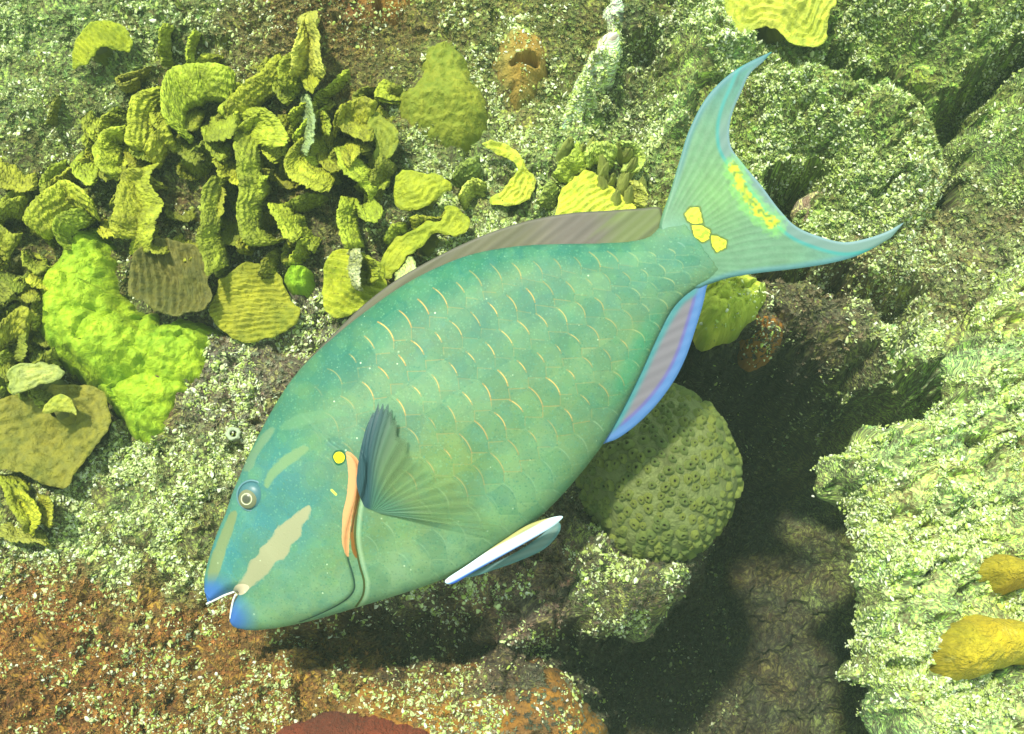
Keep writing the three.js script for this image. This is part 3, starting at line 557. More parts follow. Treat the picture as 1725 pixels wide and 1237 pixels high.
colony('lettuce coral of thin pale leaves pressed against the dorsal fin side plate', [610, 450], [
  [[[600, 418], [606, 440], [602, 465], [606, 490]], [-12, 0], { ...FP, hm: 0.05, color: [0.46, 0.52, 0.25] }],
  [[[622, 430], [634, 450], [630, 478]], [-14, 4], { ...FP, hm: 0.046 }],
  [[[700, 452], [684, 470], [668, 482]], [-6, -18], { ...FP, hm: 0.036, color: [0.46, 0.52, 0.2] }],
]);
colony('lettuce coral of short bright ruffles round the lemon wedge plate behind the dorsal fin', [1010, 290], [
  [[[930, 300], [945, 275], [962, 262], [975, 240]], [22, 16], { hm: 0.03, color: [0.42, 0.48, 0.05] }],
  [[[985, 262], [1000, 240], [1022, 236], [1040, 250]], [-2, 26], { hm: 0.034, color: [0.46, 0.52, 0.10] }],
  [[[1050, 236], [1072, 246], [1084, 268], [1076, 292]], [-22, 8], { hm: 0.034, color: [0.44, 0.50, 0.10] }],
  [[[1086, 310], [1094, 332], [1082, 352]], [-26, -6], { hm: 0.03, color: [0.44, 0.50, 0.08] }],
  [[[908, 346], [916, 320], [930, 302]], [20, 14], { hm: 0.024, color: [0.40, 0.46, 0.08] }],
]);
colony('lettuce coral of loose yellow ruffles between the hook shaped plate and the flat topped plate', [790, 320], [
  [[[770, 330], [782, 310], [800, 300], [820, 306]], [6, 22], { hm: 0.022, color: [0.38, 0.44, 0.06] }],
  [[[756, 300], [770, 280], [792, 270], [806, 262]], [10, 20], { hm: 0.02, color: [0.30, 0.36, 0.06] }],
  [[[690, 372], [712, 362], [738, 362], [752, 350]], [2, 20], { hm: 0.026 }],
  [[[640, 398], [658, 378], [680, 372]], [12, 22], { hm: 0.024 }],
]);
colony('lettuce coral of weedy hanging blades under the large olive plate', [45, 840], [
  [[[-10, 800], [10, 830], [20, 865], [40, 900]], [26, -12], { hm: 0.03, color: [0.30, 0.32, 0.012] }],
  [[[42, 825], [56, 850], [66, 880], [60, 905]], [-18, -6], { hm: 0.032, color: [0.34, 0.36, 0.015] }],
  [[[78, 835], [86, 860], [84, 890]], [-12, -6], { ...FP, hm: 0.03, color: [0.30, 0.32, 0.02] }],
  [[[-5, 900], [25, 915], [60, 918], [85, 930]], [0, -22], { hm: 0.02, color: [0.34, 0.36, 0.05] }],
]);
colony('lettuce coral with short ridged blades at the outer side of the lime lobed coral', [20, 540], [
  [[[56, 528], [40, 516], [22, 522], [4, 540], [-10, 560]], [-2, 36], { ridges: 4 }],
  [[[-10, 470], [10, 480], [26, 500]], [-14, 16], { color: OL }],
  [[[46, 560], [44, 590], [36, 612]], [-18, -4], { ...FP, color: OL, hm: 0.03 }],
]);
for (let i = 0, made = 0; i < 2000 && made < 165; i++) { // smaller blades that fill the thicket
  const low = rnd() < 0.24, x = low ? RR(-20, 75) : RR(-10, 670), y = low ? RR(430, 660) : RR(110, 440); if (x < 130 && y < 280) continue; if (x > 540 && y > 330) continue; if (y < 150 && (x < 300 || x > 560)) continue; if (!low && x < 230 && y > 400) continue;
  made++;
  const an = RR(1.6, 4.6), L = RR(18, 44), c = Math.cos(an), q = Math.sin(an), w = RR(20, 40), near = colonies.map(([g, p]) => [Math.hypot(p[0] - x, p[1] - y), g]).sort((m, n) => m[0] - n[0])[0][1], k = RR(4, 13), f = RR(0.55, 1.05);
  blade(near, [[x - q * L, y + c * L], [x - q * L * 0.5 + c * k, y + c * L * 0.5 + q * k], [x + c * k * RR(0.6, 1.4), y + q * k], [x + q * L * 0.5 + c * k, y - c * L * 0.5 + q * k], [x + q * L, y - c * L]], [-c * w, -q * w], { hm: RR(0.012, 0.034), ridges: 3 + Math.floor(rnd() * 3), color: YG.map((z) => z * f), pinch: RR(0.1, 0.4) });
}
{ // knobbly finger coral behind the dorsal fin
  const at = world(...ab(1020, 280, 0), 0), g = base('finger_coral', at); tag(g, 'pale yellow finger coral with short knobby branches around a dark gap', 'coral');
  const stubs = [[965, 240, 10], [985, 250, 9], [1002, 236, 10], [1012, 262, 8], [1040, 246, 10], [1062, 252, 11], [1070, 272, 9], [1056, 290, 10], [1034, 300, 9], [1012, 300, 9], [1060, 318, 9], [1080, 300, 9], [1040, 322, 10], [1024, 282, 8]];
  for (const [x, y, r] of stubs) {
    const hgt = RR(0.032, 0.046), R0 = r * 0.74 / FPX * 1.05, gg = new THREE.SphereGeometry(1, 18, 12), p = gg.attributes.position, c = [], v = new THREE.Vector3(), [a, b] = ab(x, y, hgt * 0.8), la = RR(-0.3, 0.3), lb = RR(-0.1, 0.4), s = rnd() * 50;
    for (let i = 0; i < p.count; i++) { const X = p.getX(i), Y = p.getY(i), Z = p.getZ(i), k = R0 * (1 + 0.22 * noise(X * 3 + s, Z * 3 + Y * 2) + 0.1 * noise(X * 9 + s, Y * 9 + Z * 6)); const hh = (Y * 0.5 + 0.5) * hgt + 0.004 * noise(X * 4 + s, Z * 4) - 0.004; world(a + X * k + la * (hh - hgt), b + Z * k + lb * (hh - hgt), hh, v); p.setXYZ(i, v.x - at.x, v.y - at.y, v.z - at.z); const f = 1 + 0.15 * noise(i * 0.7, s); c.push(0.50 * f, 0.55 * f, 0.12 * f); }
    gg.setAttribute('color', new THREE.BufferAttribute(new Float32Array(c), 3)); gg.computeVertexNormals(); meshOf('branch', gg, mCoral, g);
  }
}
{ // round star coral with raised, pitted polyps
  const [a0, b0] = ab(1108, 797, 0.012), at = world(a0, b0, 0.0), g = base('star_coral', at), k = 0.70 / FPX;
  tag(g, 'round olive star coral ball covered in pitted polyps below the anal fin', 'coral');
  const rx = 133 * k, ry = 150 * k, rz = 0.050, hc = 0.008;
  const sph = new THREE.SphereGeometry(1, 96, 64), p = sph.attributes.position, c = [], v = new THREE.Vector3();
  const shape = (x, y, z) => { const f = 1 + 0.03 * noise(x * 2.2 + 4, y * 2.2 + z) + 0.012 * noise(x * 9, y * 9 + z * 5); const w = 1 - 0.08 * smooth(0.2, -1, y); return [a0 + x * rx * f * w, b0 + y * ry * f, hc + z * rz * f]; };
  for (let i = 0; i < p.count; i++) { const q = shape(p.getX(i), p.getZ(i), p.getY(i)); world(...q, v); p.setXYZ(i, v.x - at.x, v.y - at.y, v.z - at.z); const f = 1 + 0.25 * noise(q[0] * 500, q[1] * 500); c.push(0.13 * f, 0.155 * f, 0.045 * f); }
  sph.setAttribute('color', new THREE.BufferAttribute(new Float32Array(c), 3)); sph.computeVertexNormals(); meshOf('coral_head', sph, mCoral, g);
  const prof = [[0.0002, 0.0004], [0.0005, 0.0008], [0.0008, 0.0022], [0.0015, 0.0028], [0.0025, 0.0018], [0.0033, -0.0014]].map(([x, y]) => new THREE.Vector2(x, y));
  const vars = [0, 1, 2, 3].map((n) => { const q = new THREE.LatheGeometry(prof, 9), P = q.attributes.position, cc = []; for (let i = 0; i < P.count; i++) { const r = Math.hypot(P.getX(i), P.getZ(i)), an = Math.atan2(P.getZ(i), P.getX(i)), w = 1 + 0.13 * Math.sin(an * 2 + n * 1.7) + 0.08 * Math.sin(an * 3 + n); P.setX(i, P.getX(i) * w); P.setZ(i, P.getZ(i) * w); const m = [0.055, 0.05, 0.02], o = [0.19 + 0.03 * n, 0.26 + 0.025 * n, 0.055]; cc.push(...mix3(m, o, r > 0.0006 ? 1 : 0)); } q.setAttribute('color', new THREE.BufferAttribute(new Float32Array(cc), 3)); q.computeVertexNormals(); return q; });
  const N = 760, spots = [], vUp = new THREE.Vector3(0, 1, 0), n1 = new THREE.Vector3(), n2 = new THREE.Vector3(), n3 = new THREE.Vector3();
  for (let i = 0; i < N; i++) {
    const z = 1 - 2 * (i + 0.5) / N, r = Math.sqrt(1 - z * z), an = i * 2.399963 + RR(-0.13, 0.13), X = r * Math.cos(an), Y = r * Math.sin(an);
    const q = shape(X, Y, z); world(...q, n1); world(...shape(X + 0.01, Y, z), n2); const nrm = new THREE.Vector3().addScaledVector(E1, X / rx).addScaledVector(E2, Y / ry).addScaledVector(NN, z / rz).normalize();
    spots.push([n1.clone().sub(at), nrm, nrm.dot(n3.copy(CAM).sub(n1).normalize()), X]);
  }
  spots.sort((s, t) => t[2] - s[2]);
  const rest = [];
  spots.forEach(([pp, nrm], i) => {
    const q = new THREE.Quaternion().setFromUnitVectors(vUp, nrm), s = RR(0.72, 1.2), vg = vars[i % 4];
    if (i < 300) { const m = meshOf('polyp', vg, mCoral, g); m.position.copy(pp); m.quaternion.copy(q); m.scale.set(s, s * RR(0.7, 1.2), s); }
    else rest.push(vg.clone().applyMatrix4(new THREE.Matrix4().compose(pp, q, new THREE.Vector3(s, s, s))));
  });
  const o = meshOf('polyps', mergeGeometries(rest), mCoral, g); o.userData.kind = 'stuff';
}
{ // little tube worm opening in the rubble beside the forehead of the fish
  const [a, b] = ab(395, 733, 0.006), at = world(a, b, terrainH(a, b)), g = base('worm_tube', at); tag(g, 'small pale ring of a tube worm in the rubble before the forehead of the fish', 'worm tube');
  const t = new THREE.TorusGeometry(0.0034, 0.0013, 10, 22), q = new THREE.Quaternion().setFromUnitVectors(new THREE.Vector3(0, 0, 1), NN); { const P = t.attributes.position; for (let i = 0; i < P.count; i++) { const k = 1 + 0.16 * noise(P.getX(i) * 700, P.getY(i) * 700); P.setXYZ(i, P.getX(i) * k, P.getY(i) * k * 0.9, P.getZ(i) * (1 + 0.5 * noise(P.getX(i) * 500 + 9, P.getY(i) * 500))); } t.computeVertexNormals(); } t.applyQuaternion(q); t.translate(NN.x * 0.004, NN.y * 0.004, NN.z * 0.004);
  meshOf('rim', t, new THREE.MeshStandardMaterial({ color: new THREE.Color().setRGB(0.34, 0.40, 0.26), roughness: 0.9 }), g);
  const c = new THREE.CylinderGeometry(0.0033, 0.0042, 0.012, 18, 1, true); c.applyQuaternion(new THREE.Quaternion().setFromUnitVectors(new THREE.Vector3(0, 1, 0), NN)); c.translate(-NN.x * 0.002, -NN.y * 0.002, -NN.z * 0.002);
  meshOf('tube', c, new THREE.MeshStandardMaterial({ color: new THREE.Color().setRGB(0.25, 0.25, 0.17), roughness: 0.95, side: THREE.DoubleSide }), g);
}
// ---------------------------------------------------------------- the parrotfish
const FD = 0.60, FK = FD / FPX, FC = [760, 700]; // distance of its mid plane, metres per pixel there, its middle
{
  const at = CAM.clone().addScaledVector(ray(FC[0], FC[1]), FD);
  const fish = base('parrotfish', at); fish.quaternion.copy(camera.quaternion);
  tag(fish, 'teal green parrotfish swimming head down past the reef, with yellow tail blotches', 'fish');
  const LX = (x) => (x - FC[0]) * FK, LY = (y) => -(y - FC[1]) * FK;
  const upper = [[345, 998], [344, 975], [352, 940], [365, 900], [380, 865], [392, 830], [405, 800], [420, 765], [440, 725], [465, 680], [495, 635], [530, 597], [575, 557], [625, 518], [680, 480], [740, 449], [800, 427], [870, 415], [940, 411], [1010, 410], [1060, 407], [1095, 398], [1116, 378], [1150, 368]];
  const lower = [[1215, 455], [1196, 473], [1175, 484], [1150, 502], [1128, 528], [1104, 576], [1078, 632], [1048, 692], [1016, 748], [975, 802], [930, 852], [880, 895], [820, 936], [770, 966], [720, 986], [660, 1006], [600, 1024], [540, 1042], [480, 1056], [430, 1062], [398, 1058], [387, 1045]];
  const mouth = [[390, 1028], [396, 1010], [404, 996], [392, 998], [370, 1008], [350, 1019]];
  const outline = [...smoothPoly(upper, false, 4), ...smoothPoly(lower, false, 4), ...mouth], sd = sdPoly(outline);
  const A = [0.7988, -0.6016], Nv = [-0.6016, -0.7988], O = [365, 1020], full = [...smoothPoly(upper, false, 4), ...smoothPoly(lower, false, 4)].map(([x, y]) => [(x - O[0]) * A[0] + (y - O[1]) * A[1], (x - O[0]) * Nv[0] + (y - O[1]) * Nv[1]]);
  const NU = [], NL = []; // reach of the outline above and below the axis at each station
  for (let s = -60; s <= 1100; s += 4) { let u = -1e9, l = 1e9; for (let i = 0; i < full.length; i++) { const p = full[i], q = full[(i + 1) % full.length]; if ((p[0] - s) * (q[0] - s) <= 0 && p[0] !== q[0]) { const t = (s - p[0]) / (q[0] - p[0]), n = p[1] + (q[1] - p[1]) * t; u = Math.max(u, n); l = Math.min(l, n); } } NU.push(u); NL.push(l); }
  const HWK = [[-60, 8], [0, 30], [60, 56], [140, 88], [240, 112], [360, 126], [480, 128], [620, 112], [760, 82], [880, 50], [960, 30], [1020, 16], [1100, 8]];
  const hwAt = (s) => { for (let i = 0; i < HWK.length - 1; i++) if (s <= HWK[i + 1][0]) { const t = smooth(0, 1, (s - HWK[i][0]) / (HWK[i + 1][0] - HWK[i][0])) * 0.5 + 0.5 * clamp((s - HWK[i][0]) / (HWK[i + 1][0] - HWK[i][0])); return 0.74 * mix(HWK[i][1], HWK[i + 1][1], t); } return 6; };
  const zPlain = (x, y, d) => {
    const s = (x - O[0]) * A[0] + (y - O[1]) * A[1], n = (x - O[0]) * Nv[0] + (y - O[1]) * Nv[1], k = clamp((s + 60) / 4, 0, NU.length - 1.001), i = Math.floor(k), f = k - i;
    let u = mix(NU[i], NU[i + 1], f), l = mix(NL[i], NL[i + 1], f); if (!(u > l) || u < -1e8) { u = 10; l = -10; }
    const hw = hwAt(s), t = clamp((2 * n - u - l) / (u - l), -1, 1), R = Math.max(12, hw * 0.8), e = clamp(d / R);
    return Math.min(hw * Math.pow(1 - t * t, 0.52), hw * Math.sqrt(1 - (1 - e) * (1 - e)) * 1.02);
  };
  const lift = (x, y, z) => { const k = (FD - z * FK) / FD; return [W / 2 + (x - W / 2) * k, Hh / 2 + (y - Hh / 2) * k]; }; // where a point seen at a pixel lies when it stands z px proud of the mid plane
  const onSkin = ([x, y]) => { let p = lift(x, y, zPlain(x, y, Math.max(0, sd(x, y)))); p = lift(x, y, zPlain(p[0], p[1], Math.max(0, sd(p[0], p[1])))); return p; };
  const gill = smoothPoly([[556, 742], [578, 758], [598, 772], [606, 800], [602, 835], [592, 870], [584, 905], [586, 940], [594, 968], [597, 990], [588, 1006], [568, 1020], [540, 1034], [505, 1048]].map(onSkin), false, 6);
  const gill2 = smoothPoly([[607, 790], [606, 830], [600, 870], [598, 910], [605, 950], [613, 980], [611, 1004], [600, 1022]].map(onSkin), false, 6);
  const cover = sdPoly([...gill, [420, 1070], [300, 1080], [300, 700], [450, 640]]);
  function bodyZ(x, y, d) { // half thickness in px
    let z = zPlain(x, y, d);
    const cg = cover(x, y), dg = lineDist(x, y, gill), near = smooth(0, 30, d);
    z += near * (cg > 0 ? 4.5 * Math.exp(-dg / 40) * smooth(0, 4, dg) : -2.2 * Math.exp(-((dg / 7) ** 2)));
    z -= near * 1.6 * Math.exp(-((lineDist(x, y, gill2) / 3.5) ** 2));
    return Math.max(0, z);
  }
  // ---- its skin: colours and the mesh of scale edges, drawn flat along the side of the fish
  const BX = 330, BY = 350, BW = 900, BH = 730, SC = 2;
  const mk = () => { const c = document.createElement('canvas'); c.width = BW * SC; c.height = BH * SC; const g = c.getContext('2d'); g.setTransform(SC, 0, 0, SC, -BX * SC, -BY * SC); return [c, g]; };
  const [cv, g] = mk(), [bc, bg] = mk();
  g.fillStyle = 'rgb(88,126,98)'; g.fillRect(BX, BY, BW, BH);
  const blob = (x, y, rx, ry, rot, col, al) => { g.save(); g.translate(x, y); g.rotate(rot); g.scale(rx, ry); const q = g.createRadialGradient(0, 0, 0, 0, 0, 1); q.addColorStop(0, `rgba(${col},${al})`); q.addColorStop(0.5, `rgba(${col},${al * 0.7})`); q.addColorStop(1, `rgba(${col},0)`); g.fillStyle = q; g.fillRect(-1, -1, 2, 2); g.restore(); };
  blob(430, 880, 190, 230, 0.5, '51,112,103', 1); blob(400, 960, 120, 110, 0, '51,116,119', 0.7);
  blob(520, 960, 130, 110, -0.3, '104,142,101', 0.95); blob(460, 1030, 130, 45, -0.2, '128,166,125', 0.8);
  blob(700, 900, 190, 130, -0.5, '99,133,85', 1); blob(700, 960, 150, 50, -0.4, '119,159,109', 0.7);
  blob(860, 780, 200, 150, -0.8, '96,133,86', 0.9); blob(740, 770, 110, 90, 0.2, '110,134,66', 0.65); blob(1000, 640, 160, 130, -0.9, '96,136,93', 0.6);
  blob(600, 590, 170, 60, -0.75, '49,115,94', 0.8); blob(760, 462, 210, 44, -0.45, '39,118,91', 0.9); blob(980, 424, 190, 34, 0, '43,118,94', 0.85); blob(480, 700, 110, 80, -1, '49,125,101', 0.7);
  blob(1120, 440, 110, 60, -0.4, '77,136,116', 0.9); blob(1070, 600, 110, 24, -1.1, '24,138,109', 0.7);
  blob(560, 620, 220, 60, -0.78, '34,100,88', 0.6); blob(760, 470, 240, 50, -0.42, '28,100,84', 0.65); blob(980, 428, 220, 40, 0, '34,100,86', 0.6); blob(440, 760, 150, 60, -1.05, '44,100,94', 0.5); blob(900, 540, 260, 90, -0.45, '66,120,98', 0.5);
  blob(560, 1000, 150, 60, -0.3, '128,166,121', 0.75); blob(820, 880, 150, 60, -0.75, '118,158,103', 0.7); blob(520, 960, 100, 80, -0.2, '118,160,114', 0.5);
  blob(440, 880, 150, 190, 0.5, '62,134,146', 0.7); blob(690, 950, 170, 70, -0.45, '140,184,150', 0.6); blob(880, 800, 150, 70, -0.8, '128,176,136', 0.5);
  const noiseSpot = (n, cols, r0, r1, al) => { for (let i = 0; i < n; i++) { const x = BX + rnd() * BW, y = BY + rnd() * BH, r = RR(r0, r1); g.fillStyle = `rgba(${cols[Math.floor(rnd() * cols.length)]},${al * RR(0.4, 1)})`; g.beginPath(); g.arc(x, y, r, 0, 6.3); g.fill(); } };
  noiseSpot(2600, ['54,124,110', '112,164,110', '96,146,84', '70,130,128'], 5, 16, 0.15);
  noiseSpot(600, ['50,100,92', '120,160,110', '110,134,80'], 14, 40, 0.12);
  noiseSpot(42000, ['44,110,92', '128,180,138', '84,146,130', '70,110,76'], 0.5, 1.6, 0.36);
  bg.fillStyle = 'rgb(128,128,128)'; bg.fillRect(BX, BY, BW, BH);
  for (let i = 0; i < 30000; i++) { const q = Math.floor(RR(96, 160)); bg.fillStyle = `rgba(${q},${q},${q},0.5)`; bg.fillRect(BX + rnd() * BW, BY + rnd() * BH, RR(1, 4), RR(1, 4)); }
  // scale rows run between a line along the back and one along the belly
  const D = new THREE.CatmullRomCurve3([[430, 760], [500, 668], [600, 566], [710, 488], [830, 440], [960, 424], [1090, 420], [1220, 400]].map(([x, y]) => new THREE.Vector3(x, y, 0)));
  const V = new THREE.CatmullRomCurve3([[560, 1080], [690, 1030], [800, 975], [910, 905], [1020, 815], [1120, 705], [1210, 600], [1290, 500]].map(([x, y]) => new THREE.Vector3(x, y, 0)));
  const NR = 8, NC = 26, node = (i, j) => { const ii = clamp(i / NC), d = D.getPoint(Math.pow(ii, 0.93)), v = V.getPoint(Math.pow(ii, 0.93)), t = (j + 0.10) / NR; return onSkin([mix(d.x, v.x, t), mix(d.y, v.y, t)]); };
  const edge = (pts, w, col) => { g.strokeStyle = col; g.lineWidth = w; g.lineCap = 'round'; g.lineJoin = 'round'; g.beginPath(); g.moveTo(...pts[0]); for (let i = 1; i < pts.length; i++) g.lineTo(...pts[i]); g.stroke(); };
  const bump = (pts, w, col) => { bg.strokeStyle = col; bg.lineWidth = w; bg.lineCap = 'round'; bg.beginPath(); bg.moveTo(...pts[0]); for (let i = 1; i < pts.length; i++) bg.lineTo(...pts[i]); bg.stroke(); };
  const mixP = (p, q, t) => [mix(p[0], q[0], t), mix(p[1], q[1], t)];
  const jit = (p, k = 2.2) => [p[0] + RR(-k, k), p[1] + RR(-k, k)];
  for (let j = 0; j <= NR; j++) for (let i = 2; i <= NC; i++) {
    const T = jit(node(i, j)), q = node(i + 0.19, j + 0.70), B = jit(q), R1 = node(i + 1, j + 1), L1 = node(i, j + 1);
    const mx = (T[0] + B[0]) / 2, my = (T[1] + B[1]) / 2, nx = node(i + 0.36, j + 0.35), cx = nx[0], cy = nx[1], arc = [];
    for (let k = 0; k <= 8; k++) { const t = k / 8; arc.push([(1 - t) ** 2 * T[0] + 2 * t * (1 - t) * cx + t * t * B[0], (1 - t) ** 2 * T[1] + 2 * t * (1 - t) * cy + t * t * B[1]]); }
    const m = arc[4], headFade = smooth(480, 680, m[0] + (m[1] - 620) * -0.15), midBright = Math.exp(-(((m[0] - 790) / 190) ** 2) - (((m[1] - 610) / 120) ** 2)), belly = smooth(0.62, 0.8, (j + 0.3) / NR + (m[0] > 760 ? 0 : 0.08)), al = Math.min(1, 1.75 * (0.34 + 0.5 * midBright)) * headFade * (1 - 0.66 * belly) * smooth(1175, 1110, T[0]), tail = smooth(1000, 1120, m[0]);
    const c1 = belly > 0.5 ? '176,206,166' : tail > 0.5 ? '176,176,120' : '158,136,82', c2 = belly > 0.5 ? '190,214,170' : '214,180,104';
    { const q4 = node(i + 1, j), r = rnd(), al2 = headFade * 0.2 * RR(0.2, 1); g.fillStyle = r < 0.4 ? `rgba(40,104,92,${al2})` : r < 0.75 ? `rgba(130,170,120,${al2})` : `rgba(100,140,110,${al2})`; g.beginPath(); g.moveTo(...T); for (const p of arc) g.lineTo(...p); const bk = node(i - 0.81, j + 0.7), tk = node(i - 1, j); g.lineTo(...L1); g.lineTo(...bk); g.lineTo(...tk); g.closePath(); g.fill(); }
    const brk = RR(0.5, 1), dim = 0.6 + 0.4 * smooth(-0.3, 0.4, noise(m[0] * 0.012 + 5, m[1] * 0.012)); edge([B, mixP(B, R1, RR(0.6, 1))], 1.8, `rgba(${c1},${al * 0.55 * brk * dim})`); edge([B, mixP(B, L1, RR(0.6, 1))], 1.7, `rgba(${c1},${al * 0.5 * brk * dim})`); const k0 = Math.floor(rnd() * 3), k1 = 9 - Math.floor(rnd() * 3); edge(arc.slice(k0, k1), 2.4, `rgba(${c1},${al * RR(0.6, 1) * dim})`);
    edge(arc.slice(k0 + 1, k1 - 1), 1.5, `rgba(${c2},${Math.min(0.9, al * RR(0.5, 1.4) * (0.25 + midBright))})`);
    if (headFade > 0.1) { bump(arc.map(([x, y]) => [x + 2, y - 0.5]), 4, `rgba(80,80,80,${0.6 * headFade})`); bump(arc.map(([x, y]) => [x - 2.5, y + 1]), 4, `rgba(190,190,190,${0.6 * headFade})`); bump([B, R1], 2.5, `rgba(95,95,95,${0.6 * headFade})`); bump([B, L1], 2.5, `rgba(95,95,95,${0.6 * headFade})`); }
  }
  const softPoly = (pts, rgb, al, k = 2.6) => { for (let m = 0; m < 7; m++) { g.fillStyle = `rgba(${rgb},${1 - Math.pow(1 - al, 1 / 4.5)})`; g.beginPath(); const q = smoothPoly(pts.map(onSkin), true, 7); q.forEach((p, i) => { const x = p[0] + k * (noise(p[0] * 0.11 + m * 7.7, p[1] * 0.11) + 0.7 * noise(p[0] * 0.4, p[1] * 0.4 + m * 3.3)), y = p[1] + k * (noise(p[0] * 0.11, p[1] * 0.11 + m * 5.1) + 0.7 * noise(p[0] * 0.4 + m * 9, p[1] * 0.4)); if (i) g.lineTo(x, y); else g.moveTo(x, y); }); g.closePath(); g.fill(); } };
  const fillPoly = (pts, col) => { g.fillStyle = col; g.beginPath(); const q = smoothPoly(pts.map(onSkin), true, 6); g.moveTo(...q[0]); for (const p of q) g.lineTo(...p); g.closePath(); g.fill(); };
  // head markings
  
  softPoly([[506, 860], [522, 852], [519, 872], [508, 884], [506, 902], [490, 918], [480, 938], [462, 948], [448, 968], [428, 984], [416, 992], [400, 992], [414, 968], [422, 946], [436, 936], [440, 924], [458, 908], [466, 892], [486, 876]], '150,154,122', 0.92);
  softPoly([[446, 815], [452, 796], [470, 776], [492, 760], [512, 752], [520, 757], [500, 775], [478, 790], [462, 806], [450, 822]], '112,146,104', 0.75);
  softPoly([[350, 975], [356, 940], [370, 905], [386, 868], [398, 862], [396, 880], [384, 915], [374, 950], [362, 980], [352, 992]], '118,138,94', 0.8);
  softPoly([[410, 790], [425, 758], [446, 728], [462, 722], [452, 742], [436, 764], [424, 790]], '104,140,106', 0.7);
  softPoly([[470, 722], [500, 700], [560, 690], [590, 700], [540, 706], [500, 722]], '98,142,100', 0.4);
  // blue lips
  blob(352, 1000, 62, 34, -0.5, '52,112,168', 1); blob(350, 1002, 44, 24, -0.5, '54,102,176', 1);
  blob(398, 1036, 46, 48, 0.2, '66,122,176', 1); blob(392, 1040, 30, 34, 0.2, '58,106,184', 1);
  fillPoly([[398, 986], [412, 984], [420, 990], [412, 1000], [402, 1002], [394, 996]], 'rgba(206,196,168,0.95)');
  // gill cover edge: salmon band, dark seams, yellow spot
  edge(gill.filter((p) => p[1] > 815), 2.4, 'rgba(34,68,58,0.8)'); edge(gill2, 3.4, 'rgba(60,72,30,0.9)'); for (const [w, al] of [[9, 0.16], [6, 0.2], [3, 0.25]]) edge(gill2.map(([x, y]) => [x + 6, y]), w, `rgba(176,206,164,${al})`);
  softPoly([[584, 762], [598, 770], [606, 786], [605, 806], [602, 828], [596, 856], [590, 884], [587, 912], [586, 938], [578, 918], [577, 890], [579, 862], [585, 834], [588, 806], [587, 786]], '216,158,108', 0.97, 1.2);
  softPoly([[606, 800], [608, 822], [602, 850], [596, 884], [596, 912], [601, 940], [594, 930], [590, 906], [593, 876], [599, 846]], '122,78,22', 0.85, 1.2);
  edge([[607, 806], [604, 836], [597, 868], [592, 896]].map(onSkin), 2, 'rgba(60,44,12,0.8)');
  fillPoly([[560, 770], [566, 759], [577, 759], [584, 768], [580, 780], [568, 784]], 'rgb(30,90,60)'); fillPoly([[562, 770], [567, 762], [576, 762], [581, 769], [578, 778], [568, 780]], 'rgb(246,226,30)');
  edge([[559, 826], [566, 833]].map(onSkin), 4, 'rgb(196,226,90)'); 
  noiseSpot(70, ['210,235,200'], 0.8, 1.7, 0.9);
  bump(gill, 4, 'rgba(50,50,50,0.9)'); bump(gill2, 3, 'rgba(70,70,70,0.9)');
  const tex = new THREE.CanvasTexture(cv); tex.colorSpace = THREE.SRGBColorSpace; tex.magFilter = THREE.LinearFilter;
  const btex = new THREE.CanvasTexture(bc); btex.magFilter = THREE.LinearFilter;
  const { verts, tris } = region(sd, sd.box, 3), n = verts.length, pos = [], uv = [];
  for (const s of [1, -1]) for (const [x, y, d] of verts) { pos.push(LX(x), LY(y), s * bodyZ(x, y, d) * FK); uv.push((x - BX) / BW, 1 - (y - BY) / BH); }
  const idx = []; for (let i = 0; i < tris.length; i += 3) { idx.push(tris[i], tris[i + 2], tris[i + 1]); idx.push(n + tris[i], n + tris[i + 1], n + tris[i + 2]); }
  const bgeo = geo(pos, idx, null, uv); // the rim vertices of both sides share a normal
  { const N = bgeo.attributes.normal; verts.forEach(([x, y, d], i) => { if (d === 0) { const a = new THREE.Vector3(N.getX(i) + N.getX(n + i), N.getY(i) + N.getY(n + i), 0).normalize(); N.setXYZ(i, a.x, a.y, 0); N.setXYZ(n + i, a.x, a.y, 0); } }); }
  meshOf('body', bgeo, new THREE.MeshPhysicalMaterial({ color: new THREE.Color().setRGB(0.98, 0.88, 0.88), map: tex, bumpMap: btex, bumpScale: 0.0005, roughness: 0.62, specularIntensity: 0.5 }), fish);

  // ---- fins: thin sheets with raised rays
  const mFin = stdMat({ roughness: 0.55, transparent: true });
  function fin(name, poly, o, closed = true) {
    const sdf = sdPoly(o.raw ? poly : smoothPoly(poly, closed, 6)), R = region(sdf, sdf.box, o.cell ?? 2), m = R.verts.length, P = [], C = [], I = [];
    for (const s of [1, -1]) for (const [x, y, d] of R.verts) {
      const ph = o.phase(x, y), r = Math.cos(ph * 6.283), t = o.thick(x, y, d) * Math.min(1, Math.sqrt(d / 4 + 0.001)) + 0.14 * r * Math.min(1, d / 6) * (o.ridge ? o.ridge(x, y) : 1);
      P.push(LX(x), LY(y), ((o.z0 ? o.z0(x, y) : 0) + s * t) * FK); C.push(...o.color(x, y, d, r));
    }
    for (let i = 0; i < R.tris.length; i += 3) { I.push(R.tris[i], R.tris[i + 2], R.tris[i + 1]); I.push(m + R.tris[i], m + R.tris[i + 1], m + R.tris[i + 2]); }
    return meshOf(name, geo(P, I, C, null, true), o.mat ?? mFin, fish);
  }
